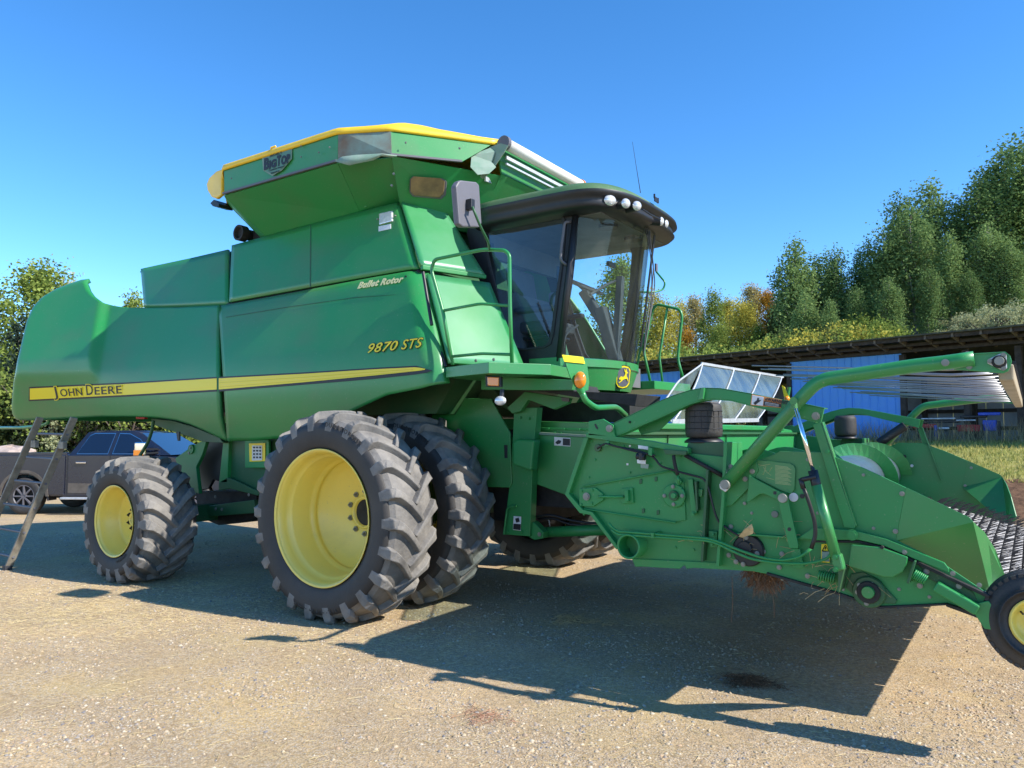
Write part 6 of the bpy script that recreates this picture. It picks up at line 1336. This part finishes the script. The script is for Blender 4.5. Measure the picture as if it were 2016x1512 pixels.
aut = [(1215, 62, 512, 'green', 1.0, 'green and yellow tree seen through the cab windscreen'), (1285, 64, 575, 'yellow', 1.0, None), (1312, 58, 600, 'yellow', .9, None), (1335, 66, 590, 'yellow', .9, None), (1375, 64, 585, 'brown', .9, None), (1402, 60, 572, 'green', .95, None), (1432, 66, 590, 'yellow', 1, None), (1455, 57, 592, 'yellow', 1.0, None), (1490, 62, 562, 'brown', 1.0, None), (1478, 56, 600, 'yellow', .95, None), (1515, 60, 572, 'orange', .9, None), (1535, 57, 590, 'yellow', .9, None), (1530, 52, 612, 'dark', .8, None), (1255, 58, 620, 'green', 1, None), (1420, 54, 640, 'green', .9, None), (1500, 53, 640, 'green', .9, None)]
cname = dict(yellow='yellow leaved autumn tree among the trees beyond the shed', brown='dull brown autumn tree among the trees beyond the shed', green='light green tree among the autumn trees beyond the shed', orange='orange topped autumn tree just left of the poplar stand', dark='small dark green tree at the left foot of the poplar stand')
for k, (px, g_, ty, m_, wd_, lb) in enumerate(aut): put('tree', k, px, g_, ty, m=m_, name='autumn_tree', label=lb or cname[m_], group=AG if (lb is None and m_ not in ('orange', 'dark')) else None, wide=wd_*.85)
put('spruce', 0, 1360, 52, 640, m='orange', name='larch_tree', label='small orange larch standing just behind the left end of the shed', wide=.75)
SG = 'shrubs growing on the bank right behind the shed roof'
rs = random.Random(9)
slabel = dict(green='light green shrub on the bank behind the shed roof', yellow='yellowish shrub on the bank behind the shed roof', pale='pale grey green shrub on the bank behind the shed roof', dark='dark green shrub on the bank behind the shed roof')
for k in range(40):
    px = 1270+k*20+rs.uniform(-8, 8); g_ = 42+rs.uniform(0, 4)
    ty = np.interp(px, [1270, 1500, 1560, 1640, 1700, 1760, 1800, 1860, 1900, 1960, 2060], [700, 690, 652, 640, 625, 650, 672, 668, 625, 600, 590])+rs.uniform(-8, 14)
    m_ = 'pale' if px > 1790 else rs.choice(['green', 'green', 'green', 'pale', 'dark', 'yellow']); 
    put('shrub', k, px, g_, ty, m=m_, name='shrub', label=slabel[m_], cat='shrub', group=SG, wide=1.0, dz=-.6)
# left side: trees behind the truck
put('tree', 0, 70, 36, 520, m='green', name='leafy_tree', label='broad light green tree above the rear hood of the combine', wide=1.05); put('tree', 1, -10, 33, 560, m='green', name='leafy_tree', label='yellowish green tree cut off by the left edge of the photo', wide=1.1); put('tree', 1, 128, 40, 545, m='pale', name='leafy_tree', label='sparse pale tree right beside the broad light green tree', wide=.55)
put('tree', 0, 262, 42, 583, m='green', name='leafy_tree', label='treetop just showing behind the engine cover', wide=.6)
put('spruce', 0, 40, 30, 618, m='spruce', name='spruce_tree', label='bluish spruce at the far left behind the combine', wide=.8); put('spruce', 0, -30, 28, 660, m='spruce', name='spruce_tree', label='dark spruce at the left edge behind the boulder', wide=.8)
for k in range(30):
    px = -60+k*20; m_ = ['dark', 'dark', 'green', 'pale', 'dark'][k % 5]; put('shrub', k, px, 27+rs.uniform(0, 4), None, h=rs.uniform(3.4, 4.6) if px < 560 else 3, m=m_, name='bush', label={'dark': 'dark bush in the thicket behind the pickup truck', 'green': 'lighter green bush in the thicket behind the pickup truck', 'pale': 'pale willowy bush in the thicket behind the pickup truck'}[m_], cat='bush', group='bushes in the thicket behind the pickup truck', wide=.9)
# far wooded backdrop so that no bare horizon shows past the yard
for k in range(26):
    px = -700+k*52; g_ = 62+rs.uniform(0, 8)
    put('tree', k, px, g_, None, h=rs.uniform(7, 10), m=rs.choice(['green', 'poplar', 'dark']), name='distant_tree', label='tree in the far tree line beyond the gravel yard', group='trees in the far tree line beyond the yard', wide=1.4)
# ------------------------------------------------------------------ grass and weeds
def blades(name, n, sampler, h, w, m, seed):
    r = np.random.default_rng(seed); R_, Gg = sampler(r, n); Z = terr(R_, Gg); B = np.c_[R_*XV[0]+Gg*XV[1], R_*YV[0]+Gg*YV[1], Z-.01]; a = r.random(n)*6.283; d = np.c_[np.cos(a), np.sin(a), 0*a]; hh = (h*r.uniform(.4, 1.2, n))[:, None]
    ln = np.c_[r.normal(0, .35, n), r.normal(0, .35, n), np.ones(n)]; v = np.stack([B-d*w/2, B+d*w/2, B+ln*hh*np.array([1, 1, 1.])], 1).reshape(-1, 3)
    me = bpy.data.meshes.new(name); me.vertices.add(3*n); me.vertices.foreach_set('co', v.ravel().astype(np.float32)); me.loops.add(3*n); me.polygons.add(n); me.loops.foreach_set('vertex_index', np.arange(3*n, dtype=np.int32)); me.polygons.foreach_set('loop_start', np.arange(0, 3*n, 3, dtype=np.int32)); me.update(calc_edges=True)
    t = me.attributes.new('tone', 'FLOAT', 'POINT'); t.data.foreach_set('value', np.repeat(r.random(n), 3).astype(np.float32)); me.materials.append(m)
    o = bpy.data.objects.new(name, me); COL.objects.link(o); return setp(o, kind='stuff')
gm = leaf_mat('bank grass', (.17, .22, .04), (.55, .48, .17)); wm = leaf_mat('dry weeds', (.20, .16, .08), (.50, .42, .24))
def samp(d0, d1, t0, t1):
    def f(r, n):
        t = r.uniform(t0, t1, n); D = r.uniform(d0, d1, n); return SH0.x+(-.63)*t-.776*D, SH0.y+.776*t-.63*D
    return f
blades('grass', 60000, samp(.5, 9.4, -26, 12), .13, .035, gm, 1); blades('tall_weeds', 6000, samp(.1, 2.0, -26, 10), .75, .02, wm, 2)
def samp_l(r, n): return r.uniform(-34, -9, n), r.uniform(24.5, 30, n)
blades('grass', 25000, samp_l, .25, .03, gm, 3)
# ------------------------------------------------------------------ loose stones, straw on the yard
def stones():
    r = np.random.default_rng(4); n = 230000; g_ = 2.2+11*r.random(n)**1.5; x = r.uniform(-.80, .80, n)*g_
    dn_ = np.sin(x*2.3+1.7*np.sin(g_*1.9))+np.sin(g_*3.1+2*np.sin(x*1.3))+.8*np.sin(x*6.1+g_*4.7)+.6*np.sin(x*11-g_*9); kp = r.random(n) < np.clip(.28+.22*dn_, .05, .9); x, g_ = x[kp][:95000], g_[kp][:95000]; n = len(x); s = (.003+.011*r.random(n)**4.0)*(1+.045*g_)
    base = np.array([(1, 0, 0), (-.5, .87, 0), (-.5, -.87, 0), (.1, .1, .75), (-1, .1, -.1), (.5, -.8, -.1), (.6, .8, -.1)]); base = np.array([(1, 0, 0), (0, 1, 0), (-1, 0, 0), (0, -1, 0), (.3, .3, .8), (-.3, -.3, .7)])
    F = np.array([(0, 1, 4), (1, 2, 4), (2, 5, 4), (2, 3, 5), (3, 0, 5), (0, 4, 5)]); k = len(base)
    a = r.random(n)*6.283; sc = r.uniform(.6, 1.2, (n, 3)); v = base[None]*sc[:, None]*s[:, None, None]; ca, sa = np.cos(a)[:, None], np.sin(a)[:, None]
    vx = v[..., 0]*ca-v[..., 1]*sa; vy = v[..., 0]*sa+v[..., 1]*ca; z = terr(x, g_); X = (x*XV[0]+g_*XV[1])[:, None]+vx; Y = (x*YV[0]+g_*YV[1])[:, None]+vy; Z = z[:, None]+v[..., 2]*.8+.001
    V = np.stack([X, Y, Z], 2).reshape(-1, 3); FF = (F[None]+(np.arange(n)*k)[:, None, None]).reshape(-1)
    me = bpy.data.meshes.new('loose_gravel'); me.vertices.add(len(V)); me.vertices.foreach_set('co', V.ravel().astype(np.float32)); me.loops.add(len(FF)); me.polygons.add(len(FF)//3); me.loops.foreach_set('vertex_index', FF.astype(np.int32)); me.polygons.foreach_set('loop_start', np.arange(0, len(FF), 3, dtype=np.int32)); me.update(calc_edges=True)
    t = me.attributes.new('tone', 'FLOAT', 'POINT'); t.data.foreach_set('value', np.repeat(r.random(n), k).astype(np.float32))
    m = bpy.data.materials.new('mixed pebbles'); m.use_nodes = True; nt_ = m.node_tree; p = nt_.nodes['Principled BSDF']; at = nt_.nodes.new('ShaderNodeAttribute'); at.attribute_name = 'tone'; rp_ = nt_.nodes.new('ShaderNodeValToRGB'); e = rp_.color_ramp.elements
    for q, c in ((.2, (.42, .32, .19)), (.45, (.58, .45, .29)), (.56, (.30, .27, .24)), (.66, (.50, .34, .20)), (.78, (.19, .18, .18)), (.9, (.60, .50, .36))): x_ = e.new(q); x_.color = (*c, 1)
    e[0].color = (.34, .26, .17, 1); e[-1].color = (.5, .42, .3, 1); nt_.links.new(at.outputs['Fac'], rp_.inputs[0]); nt_.links.new(rp_.outputs[0], p.inputs['Base Color']); p.inputs['Roughness'].default_value = .85
    me.materials.append(m); o = bpy.data.objects.new('loose_gravel', me); COL.objects.link(o); setp(o, kind='stuff')
stones()
def straws(name, n, fn, lo, hi, w, m, seed, zmax=.01, three=False):
    r = np.random.default_rng(seed); R_, Gg = fn(r, n); Lg = r.uniform(lo, hi, n); a = r.random(n)*6.283; X = R_*XV[0]+Gg*XV[1]; Y = R_*YV[0]+Gg*YV[1]; Z = terr(R_, Gg)+r.uniform(.004, zmax, n)
    d = np.c_[np.cos(a), np.sin(a), r.normal(0, .05, n)]*Lg[:, None]/2; p = np.c_[-np.sin(a), np.cos(a), 0*a]*w/2; C = np.c_[X, Y, Z]; up_ = np.array([0, 0, w*.8])
    v = np.stack([C-d-p, C-d+p, C-d+up_, C+d-p, C+d+p, C+d+up_], 1).reshape(-1, 3); F = np.array([(0, 3, 5, 2), (1, 2, 5, 4)]); FF = (F[None]+(np.arange(n)*6)[:, None, None]).reshape(-1)
    me = bpy.data.meshes.new(name); me.vertices.add(len(v)); me.vertices.foreach_set('co', v.ravel().astype(np.float32)); me.loops.add(len(FF)); me.polygons.add(len(FF)//4); me.loops.foreach_set('vertex_index', FF.astype(np.int32)); me.polygons.foreach_set('loop_start', np.arange(0, len(FF), 4, dtype=np.int32)); me.update(calc_edges=True)
    t = me.attributes.new('tone', 'FLOAT', 'POINT'); t.data.foreach_set('value', np.repeat(r.random(n), 6).astype(np.float32)); me.materials.append(m); o = bpy.data.objects.new(name, me); COL.objects.link(o); setp(o, kind='stuff')
stm = leaf_mat('scattered straw', (.30, .22, .10), (.70, .56, .30), .1)
def f_all(r, n): g_ = 2.3+14*r.random(n)**1.5; return r.uniform(-.75, .72, n)*g_, g_
def f_left(r, n): c = r.integers(0, 7, n); cx_ = np.array([-3.9, -3.2, -4.4, -2.2, -4.9, -3.6, -1.2])[c]; cg = np.array([7.4, 6.9, 7.0, 7.9, 8.2, 8.6, 6.4])[c]; return cx_+r.normal(0, .5, n), cg+r.normal(0, .35, n)
straws('scattered_straw', 5200, f_all, .02, .11, .0022, stm, 5); straws('chaff', 9000, f_left, .015, .06, .0018, stm, 6)
def clump(name, px, py, rad, n, m, label, h=.04):
    c = P(px, py, Z=0); pr = random.Random(px); g = G()
    for k in range(n):
        a = pr.random()*6.28; q = rad*pr.random()**.7*(1+.45*math.sin(3*a+1)+.3*math.sin(5*a)); p = c+Vector((q*math.cos(a), q*.7*math.sin(a), .005+h*(1-q/rad)*pr.random())); b = pr.random()*6.28; L_ = pr.uniform(.03, .11)*(2.2 if k % 12 == 0 else 1); g.tube([p, p+Vector((L_*.5*math.cos(b), L_*.5*math.sin(b), pr.uniform(0, .02))), p+Vector((L_*math.cos(b+.4), L_*math.sin(b+.4), 0.0))], .0014, n=3)
    o = g.build(name, m, None); setp(o, label, 'residue')
clump('crop_residue_clump', 1478, 1345, .16, 420, M['root'], 'dark clump of crop residue lying in the shade under the header', .05)
clump('straw_wisp', 1130, 1222, .26, 240, M['straw'], 'thin flat wisp of straw lying in the shade between wheels and header', .02)
clump('reddish_residue', 955, 1412, .17, 75, mat('reddish chaff', (.38, .20, .12), .9), 'small patch of reddish residue on the sunlit gravel', .012)
# straw and roots hanging from the header
def hanging():
    pr = random.Random(2); g = G(); fl = G()
    for k in range(520):
        px = 1462+62*pr.random()+(14 if k % 3 else 0); top = P(px, 1112+ (px-1462)*.16, Y=NY+pr.uniform(.0, .35)); L_ = pr.uniform(.05, .24)*(1-abs(px-1500)/70); L_ = max(.04, L_)
        p = [top]; d = Vector((pr.uniform(-.3, .5), pr.uniform(-.3, .3), -1))
        for j in range(4): d = (d+Vector((pr.uniform(-.7, .7), pr.uniform(-.7, .7), pr.uniform(-.4, .2)))).normalized(); p.append(p[-1]+d*L_/4)
        g.tube(p, .0016, n=3)
    for a, b in (((1441, 1135), (1440, 1225)), ((1520, 1165), (1524, 1215)), ((1505, 1120), (1540, 1172))): g.tube([P(*a, Y=NY), P((a[0]+b[0])/2+2, (a[1]+b[1])/2, Y=NY), P(*b, Y=NY)], .002, n=4)
    o = g.build('hanging_residue', M['root'], None); setp(o, 'brown tangle of roots and straw hanging beneath the green header', 'residue')
    s = G()
    for k in range(46):
        x = pr.choice([1605, 1615, 1640, 1550, 1480, 1430, 1376, 1650, 1700])+pr.uniform(-18, 18); y = {0: 1150}.get(0)+pr.uniform(-40, 25) if x > 1590 else pr.uniform(1030, 1100); a = P(x, y, Y=NY-.06); b = a+Vector((pr.uniform(-.12, .12), pr.uniform(-.03, .03), pr.uniform(-.08, .08))); s.tube([a, (a+b)/2+Vector((0, 0, .01)), b], .0016, n=3)
    o = s.build('stray_straw', M['straw'], None); o['kind'] = 'stuff'; setp(o, 'stray pale straws caught on the side sheet of the header', 'straw')
    lf = [P(1454, 1056, Y=NY-.12), P(1468, 1040, Y=NY-.13), P(1480, 1031, Y=NY-.12), P(1483, 1040, Y=NY-.12), P(1483, 1050, Y=NY-.11), P(1462, 1058, Y=NY-.11)]
    o = obj('corn_husk', lf, [tuple(range(6))], M['straw'], None, solid=.004); setp(o, 'dry husk leaf caught above the black gearbox disc', 'husk')
hanging()

# ------------------------------------------------------------------ labels that tell repeats apart, left to right in the picture
ORD = ['leftmost', 'second', 'third', 'fourth', 'fifth', 'sixth', 'seventh', 'eighth', 'ninth', 'tenth', 'eleventh', 'twelfth', 'thirteenth', 'fourteenth', 'fifteenth', 'sixteenth', 'seventeenth', 'eighteenth', 'nineteenth', 'twentieth', 'twenty-first', 'twenty-second', 'twenty-third', 'twenty-fourth', 'twenty-fifth', 'twenty-sixth', 'twenty-seventh', 'twenty-eighth', 'twenty-ninth', 'thirtieth']
byl = {}
for o in bpy.data.objects:
    if o.parent is None and o.get('group') and o.get('label'): byl.setdefault((o['group'], o['label']), []).append(o)
for (gp, lb), lst in byl.items():
    if len(lst) < 2: continue
    lst.sort(key=lambda o: proj(o.location)[0])
    for k, o in enumerate(lst):
        w = lb.split(' ')
        o['label'] = (ORD[k]+' from the left, '+lb) if k else 'leftmost '+lb
